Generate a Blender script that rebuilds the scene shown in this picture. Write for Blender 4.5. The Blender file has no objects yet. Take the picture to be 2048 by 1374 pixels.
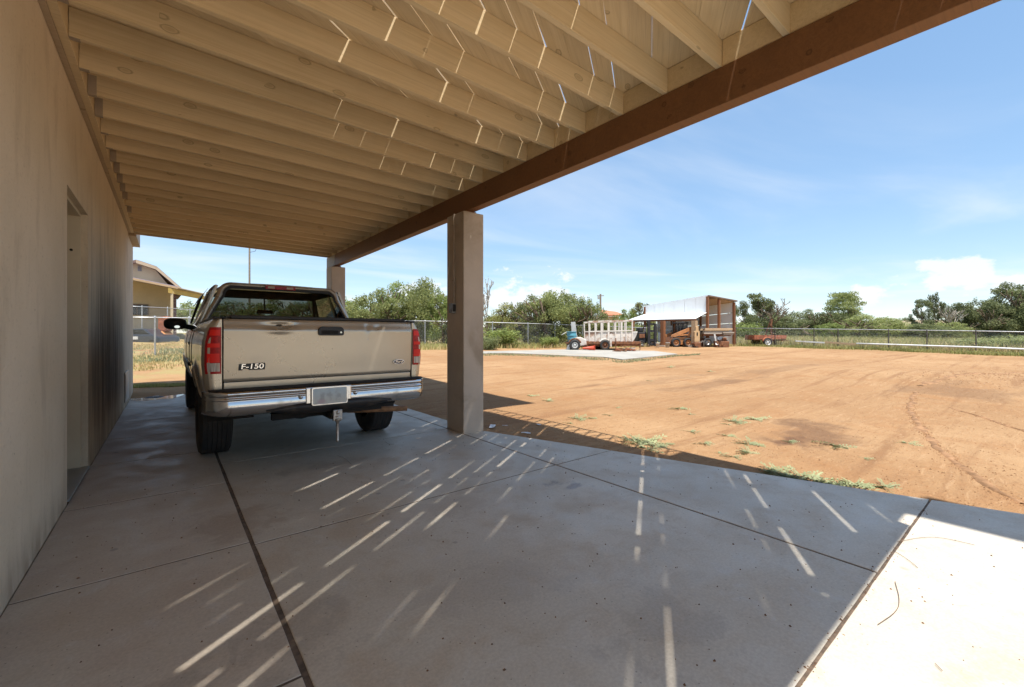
import bpy, bmesh, math, random
import numpy as np
from mathutils import Vector, Matrix, noise as mnoise

R = math.radians
SC = bpy.context.scene
COL = SC.collection
random.seed(7)

# ------------------------------------------------------------------ camera
EYE = 1.22                       # eye height above the patio slab
F = 858.0                        # focal length in photograph pixels (2048 wide)
YAW = R(38.7)                    # the camera looks this far to the right of the wall's direction (+Y)
HZ = 670.0                       # horizon row in the photograph
FWD = Vector((math.sin(YAW), math.cos(YAW), 0)); RGT = Vector((math.cos(YAW), -math.sin(YAW), 0))
cam_d = bpy.data.cameras.new('camera'); cam = bpy.data.objects.new('camera', cam_d); COL.objects.link(cam)
cam.location = (0, 0, EYE); cam.rotation_euler = (R(90), 0, -YAW)
cam_d.sensor_width = 36; cam_d.lens = 36 * F / 2048; cam_d.shift_y = (HZ - 687) / 2048
cam_d.clip_start = .05; cam_d.clip_end = 5000
SC.camera = cam

# ------------------------------------------------------------------ sun and sky
SUN = Vector((.085, .295, -1)).normalized()      # the way the light travels
sun_d = bpy.data.lights.new('sun', 'SUN'); sun = bpy.data.objects.new('sun', sun_d); COL.objects.link(sun)
sun_d.energy = 2.0; sun_d.angle = R(.6); sun_d.color = (1, .95, .87)
sun.rotation_euler = SUN.to_track_quat('-Z', 'Y').to_euler(); sun.location = (-5, -12, 40)
EXPOSURE = 1.95
SKY = .15
world = bpy.data.worlds.new('World'); SC.world = world; world.use_nodes = True
wt = world.node_tree; wt.nodes.clear()
def wn(t, **k):
    n = wt.nodes.new(t)
    for a, b in k.items(): setattr(n, a, b)
    return n
def wl(a, b): wt.links.new(a, b)
def wmath(op, a, b=None, c=None, clamp=False):
    n = wn('ShaderNodeMath', operation=op, use_clamp=clamp)
    for i, v in enumerate((a, b, c)):
        if v is None: continue
        if isinstance(v, (int, float)): n.inputs[i].default_value = v
        else: wl(v, n.inputs[i])
    return n.outputs[0]
sky = wn('ShaderNodeTexSky', sky_type='NISHITA'); sky.sun_disc = False
sky.sun_elevation = math.asin(-SUN.z); sky.sun_rotation = math.atan2(-SUN.x, -SUN.y)
sky.altitude = 1400; sky.air_density = 1.0; sky.dust_density = .6; sky.ozone_density = 2.2
tc = wn('ShaderNodeTexCoord'); sep = wn('ShaderNodeSeparateXYZ'); wl(tc.outputs['Generated'], sep.inputs[0])
az = wmath('ARCTAN2', sep.outputs[0], sep.outputs[1])      # compass angle from +Y towards +X
el = wmath('ARCSINE', sep.outputs[2])
comb = wn('ShaderNodeCombineXYZ'); wl(az, comb.inputs[0]); wl(wmath('MULTIPLY', el, 1.6), comb.inputs[1])
def wnoise(vec, scale, detail, rough=.55, dist=0):
    n = wn('ShaderNodeTexNoise'); n.inputs['Scale'].default_value = scale; n.inputs['Detail'].default_value = detail
    n.inputs['Roughness'].default_value = rough; n.inputs['Distortion'].default_value = dist
    wl(vec, n.inputs['Vector']); return n.outputs[0]
puff = wnoise(comb.outputs[0], 13.0, 9, .6)
def bank(a0, e0, wa, we):        # a bank of cumulus standing on the horizon at compass angle a0
    x = wmath('DIVIDE', wmath('SUBTRACT', az, a0), wa); y = wmath('DIVIDE', wmath('SUBTRACT', el, e0), we)
    r2 = wmath('ADD', wmath('MULTIPLY', x, x), wmath('MULTIPLY', y, y))
    return wmath('SUBTRACT', 1.0, r2)
def azel(px, py):
    v = FWD + RGT * ((px - 1024) / F) + Vector((0, 0, (HZ - py) / F)); v.normalize()
    return math.atan2(v.x, v.y), math.asin(v.z)
banks = None
for px, py, hw, hh in ((1085, 580, 105, 44), (1025, 598, 95, 24), (1880, 560, 155, 50), (1930, 545, 85, 42), (1745, 590, 90, 24), (2150, 560, 240, 40), (845, 600, 90, 36), (550, 600, 160, 26)):
    a0, e0 = azel(px, py); a1, _ = azel(px + hw, py); _, e1 = azel(px, py - hh)
    b = bank(a0, e0, abs(a1 - a0), abs(e1 - e0))
    banks = b if banks is None else wmath('MAXIMUM', banks, b)
for k in range(9):               # the same kind of banks go on round the rest of the horizon
    rr = random.Random(40 + k); b = bank(1.75 + k * .5, .08, .16 + .1 * rr.random(), .06 + .03 * rr.random())
    banks = wmath('MAXIMUM', banks, b)
cum = wmath('ADD', wmath('MULTIPLY', banks, .85), wmath('MULTIPLY', wmath('SUBTRACT', puff, .53), 4.6))
mr = wn('ShaderNodeMapRange', interpolation_type='SMOOTHSTEP'); wl(cum, mr.inputs[0]); mr.inputs[1].default_value = .05; mr.inputs[2].default_value = .6
cumm = wmath('MULTIPLY', mr.outputs[0], .8)
# thin high streaks
zz = wmath('MAXIMUM', sep.outputs[2], .06)
pl = wn('ShaderNodeCombineXYZ'); wl(wmath('DIVIDE', sep.outputs[0], zz), pl.inputs[0]); wl(wmath('DIVIDE', sep.outputs[1], zz), pl.inputs[1])
mp = wn('ShaderNodeMapping'); mp.inputs['Rotation'].default_value = (0, 0, R(25)); mp.inputs['Scale'].default_value = (.3, .62, 1); wl(pl.outputs[0], mp.inputs[0])
wis = wnoise(mp.outputs[0], .9, 6, .52, .5)
mr2 = wn('ShaderNodeMapRange', interpolation_type='SMOOTHSTEP'); wl(wis, mr2.inputs[0]); mr2.inputs[1].default_value = .42; mr2.inputs[2].default_value = .74; mr2.inputs[4].default_value = .42
cl = wmath('MAXIMUM', cumm, mr2.outputs[0])
gam = wn('ShaderNodeGamma'); wl(sky.outputs[0], gam.inputs[0]); gam.inputs[1].default_value = .5        # a clear, evenly bright sky
hsv = wn('ShaderNodeHueSaturation'); wl(gam.outputs[0], hsv.inputs['Color']); hsv.inputs['Saturation'].default_value = 1.5; hsv.inputs['Value'].default_value = .80
mix = wn('ShaderNodeMix', data_type='RGBA'); wl(cl, mix.inputs[0]); wl(hsv.outputs[0], mix.inputs[6]); mix.inputs[7].default_value = (1.85, 1.9, 1.95, 1)
bg = wn('ShaderNodeBackground'); bg.inputs[1].default_value = SKY; wl(mix.outputs[2], bg.inputs[0])
wo = wn('ShaderNodeOutputWorld'); wl(bg.outputs[0], wo.inputs[0])

vs = SC.view_settings
SC.display_settings.display_device = 'sRGB'
vs.view_transform = 'Standard'; vs.look = 'None'; vs.gamma = 1; vs.exposure = EXPOSURE; vs.use_curve_mapping = False
SC.render.engine = 'CYCLES'
cy = SC.cycles
cy.use_denoising = True
cy.max_bounces = 10; cy.diffuse_bounces = 5; cy.glossy_bounces = 4; cy.transmission_bounces = 8; cy.transparent_max_bounces = 16
cy.caustics_reflective = False; cy.caustics_refractive = False; cy.sample_clamp_indirect = 6

# ------------------------------------------------------------------ pixel -> place
def pdir(px, py): return FWD + RGT * ((px - 1024) / F) + Vector((0, 0, (HZ - py) / F))
def at(px, py, d): return Vector((0, 0, EYE)) + pdir(px, py) * d
def sstep(a, b, x):
    t = min(1, max(0, (x - a) / (b - a))); return t * t * (3 - 2 * t)
SL = ((-1.6, .0), (-.95, .040), (-.6, .038), (-.3, .030), (.15, .024), (.53, .019), (1.1, .011), (1.9, .0))
def slope(t):
    if t <= SL[0][0]: return SL[0][1]
    for (a, va), (b, vb) in zip(SL, SL[1:]):
        if t <= b: return va + (vb - va) * (t - a) / (b - a)
    return SL[-1][1]
def terrain(x, y, rough=True):
    d = x * FWD.x + y * FWD.y; lat = x * RGT.x + y * RGT.y
    r = math.hypot(x, y)
    a = math.atan2(lat, d); t = math.tan(max(-1.2, min(1.2, a)))
    if abs(a) > 1.2: t = math.copysign(2.6, a)
    e = max(0, min(r, 46) - 8); z = -.045 + slope(t) * (e * e / 8 if e < 4 else e - 2)
    if r > 46: z += .004 * (r - 46)
    if rough:
        k = min(1, max(0, (r - 3) / 5))
        z += .03 * k * mnoise.noise((x * .35, y * .35, 1.3)) + .012 * mnoise.noise((x * 1.7, y * 1.7, 4.1)) - .006
        # soft wheel-rutted rise in the yard on the right
        z += .22 * math.exp(-(((x - 15.5) / 3.2) ** 2 + ((y - 2.5) / 4.5) ** 2))
    return z
def gh(px, py, rough=False):      # where a line of sight meets the yard
    v = pdir(px, py); lo, hi = .5, 400.0
    d = .5
    while d < 400:
        p = v * d
        if EYE + p.z <= terrain(p.x, p.y, rough): break
        lo = d; d += .25 + d * .03
    hi = d
    for _ in range(20):
        m = (lo + hi) / 2; p = v * m
        if EYE + p.z <= terrain(p.x, p.y, rough): hi = m
        else: lo = m
    p = v * hi
    return Vector((p.x, p.y, terrain(p.x, p.y)))
def depth(p): return p.x * FWD.x + p.y * FWD.y
def slab(px, py):                 # on the patio slab (z = 0)
    v = pdir(px, py); d = EYE / -v.z; return Vector((v.x * d, v.y * d, 0))

# ------------------------------------------------------------------ mesh builder
class MB:
    def __init__(s): s.v = []; s.f = []; s.m = []; s.mi = 0; s.sm = []; s.smooth = False
    def add(s, vs, fs):
        o = len(s.v); s.v.extend([tuple(v) for v in vs])
        for f in fs: s.f.append(tuple(i + o for i in f)); s.m.append(s.mi); s.sm.append(s.smooth)
        return s
    def box(s, c, d, rot=None, bev=0):
        cx, cy, cz = c; a, b, e = d[0] / 2, d[1] / 2, d[2] / 2
        vs = [Vector((x * a, y * b, z * e)) for z in (-1, 1) for y in (-1, 1) for x in (-1, 1)]
        if rot is not None: vs = [rot @ v for v in vs]
        vs = [v + Vector(c) for v in vs]
        return s.add(vs, [(0, 2, 3, 1), (4, 5, 7, 6), (0, 1, 5, 4), (2, 6, 7, 3), (0, 4, 6, 2), (1, 3, 7, 5)])
    def b2(s, lo, hi): return s.box([(a + b) / 2 for a, b in zip(lo, hi)], [abs(b - a) for a, b in zip(lo, hi)])
    def bar(s, p, q, w, h=None, up=Vector((0, 0, 1))):        # square bar between two points
        p, q = Vector(p), Vector(q); h = h or w; t = (q - p).normalized()
        if abs(t.dot(up)) > .98: up = Vector((0, 1, 0))
        x = t.cross(up).normalized() * w / 2; y = x.cross(t).normalized() * h / 2
        vs = [p - x - y, p + x - y, p + x + y, p - x + y, q - x - y, q + x - y, q + x + y, q - x + y]
        return s.add(vs, [(3, 2, 1, 0), (4, 5, 6, 7), (0, 1, 5, 4), (1, 2, 6, 5), (2, 3, 7, 6), (3, 0, 4, 7)])
    def cyl(s, p, q, r0, r1=None, n=12, caps=True):
        p, q = Vector(p), Vector(q); r1 = r0 if r1 is None else r1
        t = (q - p).normalized(); up = Vector((0, 0, 1)) if abs(t.z) < .9 else Vector((1, 0, 0))
        x = t.cross(up).normalized(); y = x.cross(t)
        vs = []
        for c, r in ((p, r0), (q, r1)):
            for i in range(n):
                a = 2 * math.pi * i / n; vs.append(c + x * (r * math.cos(a)) + y * (r * math.sin(a)))
        sm = s.smooth; s.smooth = n > 5
        s.add(vs, [(i, i + n, (i + 1) % n + n, (i + 1) % n) for i in range(n)]); s.smooth = False
        if caps: s.add(vs[:n], [tuple(range(n))]); s.add(vs[n:], [tuple(range(n - 1, -1, -1))])
        s.smooth = sm; return s
    def tube(s, pts, r, n=8):
        pts = [Vector(p) for p in pts]; rr = r if isinstance(r, (list, tuple)) else [r] * len(pts)
        vs = []; px = None
        for i, p in enumerate(pts):
            t = (pts[min(i + 1, len(pts) - 1)] - pts[max(i - 1, 0)]).normalized()
            if px is None: px = t.cross(Vector((0, 0, 1)) if abs(t.z) < .9 else Vector((1, 0, 0))).normalized()
            x = (px - t * px.dot(t)).normalized(); px = x; y = x.cross(t)
            for k in range(n):
                a = 2 * math.pi * k / n; vs.append(p + x * (rr[i] * math.cos(a)) + y * (rr[i] * math.sin(a)))
        fs = [(i * n + k, (i + 1) * n + k, (i + 1) * n + (k + 1) % n, i * n + (k + 1) % n) for i in range(len(pts) - 1) for k in range(n)]
        fs += [tuple(range(n)), tuple(range(len(vs) - 1, len(vs) - n - 1, -1))]
        sm = s.smooth; s.smooth = n > 4; s.add(vs, fs); s.smooth = sm; return s
    def lathe(s, prof, c, axis='z', n=24):       # prof: (radius, along)
        c = Vector(c); vs = []
        for r, a in prof:
            for k in range(n):
                t = 2 * math.pi * k / n; x, y = r * math.cos(t), r * math.sin(t)
                vs.append(c + (Vector((x, y, a)) if axis == 'z' else Vector((a, x, y)) if axis == 'x' else Vector((y, a, x))))
        fs = [(i * n + k, i * n + (k + 1) % n, (i + 1) * n + (k + 1) % n, (i + 1) * n + k) for i in range(len(prof) - 1) for k in range(n)]
        sm = s.smooth; s.smooth = True; s.add(vs, fs); s.smooth = sm; return s
    def prism(s, pts, d):            # polygon (3D points) pushed along vector d
        pts = [Vector(p) for p in pts]; d = Vector(d); n = len(pts)
        vs = pts + [p + d for p in pts]
        return s.add(vs, [tuple(range(n - 1, -1, -1)), tuple(range(n, 2 * n))] + [(i, (i + 1) % n, (i + 1) % n + n, i + n) for i in range(n)])
    def grid(s, rows, close=False, flip=False):          # rows of equally many points
        n = len(rows[0]); vs = [p for r in rows for p in r]; fs = []
        for i in range(len(rows) - 1):
            for k in range(n - (0 if close else 1)):
                f = (i * n + k, i * n + (k + 1) % n, (i + 1) * n + (k + 1) % n, (i + 1) * n + k)
                fs.append(f[::-1] if flip else f)
        return s.add(vs, fs)
    def mesh(s, name):
        me = bpy.data.meshes.new(name); me.from_pydata(s.v, [], s.f); me.update()
        if any(s.m): me.polygons.foreach_set('material_index', s.m)
        if any(s.sm): me.polygons.foreach_set('use_smooth', s.sm)
        return me
    def build(s, name, mats, parent=None, normals=True, bevel=0, seg=2, solid=0):
        me = s.mesh(name)
        if normals:
            bm = bmesh.new(); bm.from_mesh(me); bmesh.ops.recalc_face_normals(bm, faces=bm.faces)
            if bevel: bmesh.ops.bevel(bm, geom=[e for e in bm.edges if e.is_manifold and e.calc_face_angle(0) > .5], offset=bevel, segments=seg, affect='EDGES', profile=.6)
            bm.to_mesh(me); bm.free()
        return link(name, me, mats, parent, solid)
def link(name, me, mats, parent=None, solid=0):
    for m in (mats if isinstance(mats, (list, tuple)) else [mats]): me.materials.append(M[m] if isinstance(m, str) else m)
    o = bpy.data.objects.new(name, me); COL.objects.link(o)
    if parent is not None: o.parent = parent
    if solid:
        md = o.modifiers.new('thickness', 'SOLIDIFY'); md.thickness = solid; md.offset = -1
    return o
def empty(name, loc=(0, 0, 0), rz=0.0):
    o = bpy.data.objects.new(name, None); COL.objects.link(o); o.location = loc; o.rotation_euler = (0, 0, rz); o.empty_display_size = .2; return o
def tag(o, label, cat, group=None):
    o['label'] = label; o['category'] = cat
    if group: o['group'] = group
    return o
def struct(o, label=None, cat=None):
    o['kind'] = 'structure'
    if label: o['label'] = label
    if cat: o['category'] = cat
    return o
def stuff(o, label=None, cat=None):
    o['kind'] = 'stuff'
    if label: o['label'] = label
    if cat: o['category'] = cat
    return o
def dup(root, loc=None, rz=None, label=None, sc=None):
    def cp(o, par):
        c = o.copy(); COL.objects.link(c); c.parent = par
        for ch in list(o.children): cp(ch, c)
        return c
    r = cp(root, None)
    if loc is not None: r.location = loc
    if rz is not None: r.rotation_euler = (0, 0, rz)
    if sc is not None: r.scale = (sc, sc, sc) if isinstance(sc, (int, float)) else sc
    if label: r['label'] = label
    return r
class Frame:
    """A thing far out in the yard, built in metres from its outline: x across the view, y away, z up."""
    def __init__(s, name, px, py, label, cat, group=None, d=None, rz=0, face=False):
        p = gh(px, py) if d is None else at(px, py, d)
        if d is not None: p = Vector((p.x, p.y, terrain(p.x, p.y)))
        s.d = depth(p); s.k = s.d / F; s.cx = 1.0
        if face: th = math.atan((px - 1024) / F); s.cx = math.cos(th); rz -= th
        s.px = px; s.py = HZ + (EYE - p.z) * F / s.d
        s.root = empty(name, p, -YAW + rz); tag(s.root, label, cat, group)
    def P(s, px, py, y=0.0): return Vector(((px - s.px) * s.k * s.cx, y, (s.py - py) * s.k))

# ------------------------------------------------------------------ materials
M = {}
class NT:
    def __init__(s, name):
        s.m = bpy.data.materials.new(name); s.m.use_nodes = True; s.t = s.m.node_tree; s.t.nodes.clear(); M[name] = s.m
        s.b = s.t.nodes.new('ShaderNodeBsdfPrincipled'); s.o = s.t.nodes.new('ShaderNodeOutputMaterial'); s.t.links.new(s.b.outputs[0], s.o.inputs[0])
        s.tc = None
    def n(s, t, **k):
        q = s.t.nodes.new(t)
        for a, b in k.items(): setattr(q, a, b)
        return q
    def l(s, a, b):
        if isinstance(a, (int, float)): b.default_value = a
        elif isinstance(a, (tuple, list)): b.default_value = tuple(a) + ((1,) if len(a) == 3 and len(b.default_value) == 4 else ())
        else: s.t.links.new(a, b)
    def pos(s, kind='world'):
        if kind == 'world': return s.n('ShaderNodeNewGeometry').outputs['Position']
        return s.n('ShaderNodeTexCoord').outputs['Object' if kind == 'object' else 'Generated']
    def rnd(s): return s.n('ShaderNodeObjectInfo').outputs['Random']
    def map(s, v, scale=(1, 1, 1), loc=(0, 0, 0), rot=(0, 0, 0)):
        q = s.n('ShaderNodeMapping'); s.l(v, q.inputs[0]); s.l(loc, q.inputs[1]); s.l(rot, q.inputs[2]); s.l(scale, q.inputs[3]); return q.outputs[0]
    def noise(s, v, scale, detail=4, rough=.55, dist=0):
        q = s.n('ShaderNodeTexNoise'); s.l(v, q.inputs['Vector']); s.l(scale, q.inputs['Scale']); s.l(detail, q.inputs['Detail']); s.l(rough, q.inputs['Roughness']); s.l(dist, q.inputs['Distortion']); return q.outputs[0]
    def vor(s, v, scale, feature='F1', rnd=1):
        q = s.n('ShaderNodeTexVoronoi', feature=feature); s.l(v, q.inputs['Vector']); s.l(scale, q.inputs['Scale']); s.l(rnd, q.inputs['Randomness']); return q.outputs['Distance']
    def math(s, op, a, b=0, clamp=False):
        q = s.n('ShaderNodeMath', operation=op, use_clamp=clamp); s.l(a, q.inputs[0]); s.l(b, q.inputs[1]); return q.outputs[0]
    def rng(s, v, a, b, c=0, d=1, smooth=True):
        q = s.n('ShaderNodeMapRange', interpolation_type='SMOOTHSTEP' if smooth else 'LINEAR')
        for i, x in enumerate((v, a, b, c, d)): s.l(x, q.inputs[i])
        return q.outputs[0]
    def mix(s, f, a, b, mode='MIX'):
        q = s.n('ShaderNodeMix', data_type='RGBA', blend_type=mode); s.l(f, q.inputs[0]); s.l(a, q.inputs[6]); s.l(b, q.inputs[7]); return q.outputs[2]
    def xyz(s, v):
        q = s.n('ShaderNodeSeparateXYZ'); s.l(v, q.inputs[0]); return q.outputs
    def bump(s, h, strength=.3, dist=.01):
        q = s.n('ShaderNodeBump'); s.l(h, q.inputs['Height']); q.inputs['Strength'].default_value = strength; q.inputs['Distance'].default_value = dist
        s.l(q.outputs[0], s.b.inputs['Normal'])
    def set(s, col=None, rough=None, metal=None, coat=None, spec=None, **k):
        if col is not None: s.l(col, s.b.inputs['Base Color'])
        if rough is not None: s.l(rough, s.b.inputs['Roughness'])
        if metal is not None: s.l(metal, s.b.inputs['Metallic'])
        if coat is not None: s.l(coat, s.b.inputs['Coat Weight'])
        if spec is not None: s.l(spec, s.b.inputs['Specular IOR Level'])
        for a, b in k.items(): s.l(b, s.b.inputs[a])
        return s
def plain(name, col, rough=.6, metal=0, var=.25, scale=6, bump=.15, dirt=None, dirt_amt=.4, coat=0, spec=.5, space='object'):
    t = NT(name); p = t.pos(space)
    a = t.noise(p, scale, 5, .6)
    c = t.mix(t.rng(a, .3, .7), tuple(x * (1 - var) for x in col), tuple(min(1, x * (1 + var)) for x in col))
    if dirt:
        d = t.noise(p, scale * .45, 6, .65, .4); c = t.mix(t.rng(d, .56 - .12 * dirt_amt, .74 - .18 * dirt_amt), c, dirt)
    t.set(c, t.rng(a, .2, .8, rough * .88, min(1, rough * 1.12)), metal, coat, spec)
    if bump: t.bump(t.noise(p, scale * 9, 3), bump, .004)
    return t

# patio concrete: trowelled, sun-bleached, brown stains, drip marks
t = NT('concrete'); p = t.pos(); xy = t.xyz(p)
n1 = t.noise(p, .9, 5, .6, .3); n2 = t.noise(p, 3.1, 6, .62, .5); n3 = t.noise(t.map(p, (1, 1, 1), (31, 7, 0)), 1.6, 7, .66, .4)
fine = t.noise(p, 75, 3, .7); brush = t.noise(t.map(p, (6, 90, 1), rot=(0, 0, R(8))), 1, 3, .6)
c = t.mix(t.rng(n1, .36, .66), (.51, .46, .38), (.58, .53, .445))
c = t.mix(t.math('MULTIPLY', t.rng(n2, .5, .7), .45), c, (.46, .395, .315))
c = t.mix(t.math('MULTIPLY', t.rng(n3, .53, .66), .5), c, (.46, .36, .255))
left = t.rng(xy[0], -.1, .75, 1, 0)       # brown bounce light put into the colour of the strip along the house
c = t.mix(t.math('MULTIPLY', left, t.rng(n2, .3, .7, .35, .75)), c, (.47, .385, .315))
v = t.vor(p, 5.2); sp = t.math('MULTIPLY', t.rng(v, .075, .13, 1, 0), t.rng(t.noise(p, 1.1, 3), .5, .6))
c = t.mix(t.math('MULTIPLY', sp, .55), c, (.20, .19, .175))
v2 = t.vor(t.map(p, (1, 1, 1), (3, 9, 0)), 26); c = t.mix(t.math('MULTIPLY', t.rng(v2, .06, .1, 1, 0), .6), c, (.12, .10, .08))
n5 = t.noise(t.map(p, (1, 1, 1), (11, 23, 0)), 5.5, 6, .7, .8)
c = t.mix(t.math('MULTIPLY', t.rng(n5, .52, .66), .38), c, (.44, .36, .265)); c = t.mix(t.math('MULTIPLY', t.rng(n5, .44, .34), .3), c, (.56, .55, .53))
# an oily spot and a rusty one
for (px, py, rx, ry, colr, amt) in ((1115, 965, .13, .07, (.12, .115, .13), .85), (1140, 974, .10, .04, (.13, .12, .15), .85), (905, 1010, .30, .20, (.33, .25, .17), .5), (1330, 1245, .28, .2, (.30, .23, .16), .6),
                               (470, 1045, .22, .3, (.24, .14, .08), .6), (655, 930, .35, .14, (.22, .17, .13), .55), (1000, 1160, .35, .25, (.31, .25, .19), .5), (545, 1290, .3, .25, (.2, .15, .12), .5)):
    q = slab(px, py); w = t.map(p, (1 / rx, 1 / ry, 0), (-q.x / rx, -q.y / ry, 0), (0, 0, 0))
    ln = t.n('ShaderNodeVectorMath', operation='LENGTH'); t.l(w, ln.inputs[0])
    d = t.math('ADD', ln.outputs['Value'], t.rng(n2, .3, .7, -.55, .55))
    c = t.mix(t.math('MULTIPLY', t.rng(t.math('ADD', d, t.rng(n5, .3, .7, -.5, .5)), .35, 1.2, 1, 0), amt * .62), c, colr)
c = t.mix(.12, c, t.rng(fine, .3, .7, .1, .85), 'OVERLAY')
t.set(c, t.rng(n2, .3, .7, .42, .7), 0, 0, .45)
t.bump(t.math('ADD', t.math('MULTIPLY', fine, .5), t.math('MULTIPLY', brush, .6)), .16, .003)

plain('joint_dirt', (.12, .085, .06), .95, var=.4, scale=20, space='world')
plain('pad_concrete', (.33, .31, .27), .85, var=.12, scale=.8, dirt=(.36, .30, .22), dirt_amt=.35, space='world')

# stucco of the house wall, with a smoke-dark damp stain towards the far end
t = NT('stucco'); p = t.pos(); xy = t.xyz(p)
n1 = t.noise(p, .8, 4); n2 = t.noise(t.map(p, (1, 2.2, .55)), 2.6, 6, .6, .3); fine = t.noise(p, 60, 4, .65); pit = t.vor(p, 42)
c = t.mix(t.rng(n1, .35, .65), (.66, .555, .42), (.73, .62, .485))
c = t.mix(t.math('MULTIPLY', t.rng(n2, .5, .72), .42), c, (.46, .365, .265))
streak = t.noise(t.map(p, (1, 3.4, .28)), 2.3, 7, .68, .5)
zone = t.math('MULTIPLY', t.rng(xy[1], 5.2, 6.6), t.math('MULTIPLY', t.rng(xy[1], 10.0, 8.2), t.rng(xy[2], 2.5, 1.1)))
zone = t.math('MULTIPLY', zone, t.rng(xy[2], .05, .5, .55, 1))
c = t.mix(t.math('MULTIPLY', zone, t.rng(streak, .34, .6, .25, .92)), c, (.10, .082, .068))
z2 = t.math('MULTIPLY', t.rng(xy[1], 4.9, 6.0), t.rng(xy[2], 3.1, 2.0))
c = t.mix(t.math('MULTIPLY', z2, t.rng(streak, .48, .7, 0, .55)), c, (.22, .18, .14))
c = t.mix(t.math('MULTIPLY', t.rng(t.vor(p, 7), .025, .045, 1, 0), .65), c, (.18, .13, .085))
sp_ = t.noise(t.map(p, (1, 1, 1.0)), 30, 5, .75); c = t.mix(t.math('MULTIPLY', t.rng(sp_, .55, .72), .35), c, (.36, .28, .20))
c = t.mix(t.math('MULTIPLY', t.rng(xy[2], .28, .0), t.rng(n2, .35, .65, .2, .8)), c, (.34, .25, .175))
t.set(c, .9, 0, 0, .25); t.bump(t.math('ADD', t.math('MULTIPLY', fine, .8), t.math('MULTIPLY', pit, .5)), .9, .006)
t = plain('column_stucco', (.54, .455, .37), .9, var=.1, scale=1.6, dirt=(.40, .32, .24), dirt_amt=.3, space='world', spec=.25, bump=.6); 
plain('inner_wall', (.58, .50, .38), .85, var=.06, scale=2, space='world', spec=.3)
plain('inner_ceiling', (.22, .18, .15), .9, var=.06, scale=2, space='world', spec=.3)
plain('inner_floor', (.40, .33, .25), .8, var=.15, scale=4, space='world')

# painted framing lumber: grain, knots, drips
def lumber(name, c0, c1, cd, rough=.62, knots=.6):
    t = NT(name); p = t.pos('object'); rr = t.rnd()
    off = t.n('ShaderNodeCombineXYZ'); t.l(t.math('MULTIPLY', rr, 37), off.inputs[0]); t.l(t.math('MULTIPLY', rr, 11), off.inputs[1]); t.l(t.math('MULTIPLY', rr, 23), off.inputs[2])
    ad = t.n('ShaderNodeVectorMath', operation='ADD'); t.l(p, ad.inputs[0]); t.l(off.outputs[0], ad.inputs[1]); p = ad.outputs[0]
    warp = t.noise(p, 1.3, 3)
    g = t.noise(t.map(p, (.9, 26, 26)), 1.6, 5, .62, .9); g2 = t.noise(t.map(p, (.35, 60, 60)), 2, 3, .6, .5)
    c = t.mix(t.rng(g, .3, .7), c0, c1)
    c = t.mix(t.math('MULTIPLY', t.rng(g2, .56, .68), .32), c, cd)
    c = t.mix(t.math('MULTIPLY', t.rng(warp, .5, .75), .22), c, cd)
    k = t.math('ADD', t.vor(t.map(p, (3.2, 6.5, 6.5)), 1.0), t.rng(t.noise(t.map(p, (1, 1, 1), (5, 3, 9)), 1.9, 1), .47, .5, .5, 0)); k = t.math('ADD', k, t.math('MULTIPLY', t.math('SUBTRACT', g, .5), .06)); ring = t.rng(k, .05, .16, 1, 0)
    ringline = t.math('MULTIPLY', t.rng(k, .11, .135), t.rng(k, .175, .135))
    c = t.mix(t.math('MULTIPLY', ring, knots), c, cd); c = t.mix(t.math('MULTIPLY', ringline, knots), c, tuple(x * .55 for x in cd))
    bc = t.mix(1, c, t.rng(rr, 0, 1, .88, 1.08, False), 'MULTIPLY')
    t.set(bc, t.rng(g, .2, .8, rough * .85, rough * 1.1), 0, 0, .35)
    t.bump(t.math('ADD', g, t.math('SUBTRACT', g2, t.math('MULTIPLY', ring, .6))), .28, .004); return t
lumber('joist_wood', (.68, .535, .32), (.76, .61, .39), (.46, .335, .18), knots=.55)
lumber('board_wood', (.68, .54, .335), (.76, .62, .41), (.40, .29, .16), knots=.6)
lumber('ledger_wood', (.48, .37, .25), (.56, .44, .31), (.28, .2, .13))
lumber('beam_wood', (.185, .082, .033), (.235, .107, .043), (.10, .045, .018), rough=.55)
lumber('raw_wood', (.42, .29, .17), (.55, .40, .25), (.22, .14, .08))
lumber('brown_post', (.20, .085, .04), (.28, .12, .055), (.11, .05, .025))
lumber('old_white_wood', (.58, .54, .48), (.74, .70, .64), (.30, .22, .16))
lumber('grey_wood', (.34, .29, .24), (.46, .40, .33), (.18, .14, .10))

# red-orange desert earth
t = NT('dirt'); p = t.pos()
n1 = t.noise(p, .22, 6, .6, .3); n2 = t.noise(p, 1.1, 7, .65, .4); n3 = t.noise(p, 9, 5, .7); n4 = t.noise(p, 60, 3, .7)
tr = t.noise(t.map(p, (.16, 2.4, 1), rot=(0, 0, R(47))), 1.3, 5, .6, .5)
c = t.mix(t.rng(n1, .35, .65), (.325, .19, .095), (.40, .25, .132))
c = t.mix(t.math('MULTIPLY', t.rng(n2, .46, .72), .55), c, (.31, .155, .068))
c = t.mix(t.math('MULTIPLY', t.rng(tr, .52, .68), .75), c, (.25, .135, .068))
c = t.mix(t.math('MULTIPLY', t.rng(n3, .54, .68), .42), c, (.25, .14, .072))
fs = t.noise(t.map(p, (1.1, 7, 1), rot=(0, 0, R(52))), 2.2, 6, .68, .6); c = t.mix(t.math('MULTIPLY', t.rng(fs, .53, .66), .5), c, (.27, .145, .07)); c = t.mix(t.math('MULTIPLY', t.rng(fs, .44, .34), .35), c, (.50, .33, .19))
pb = t.vor(p, 14); c = t.mix(t.math('MULTIPLY', t.rng(pb, .05, .11, 1, 0), t.rng(n3, .5, .6)), c, (.17, .10, .06))
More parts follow.
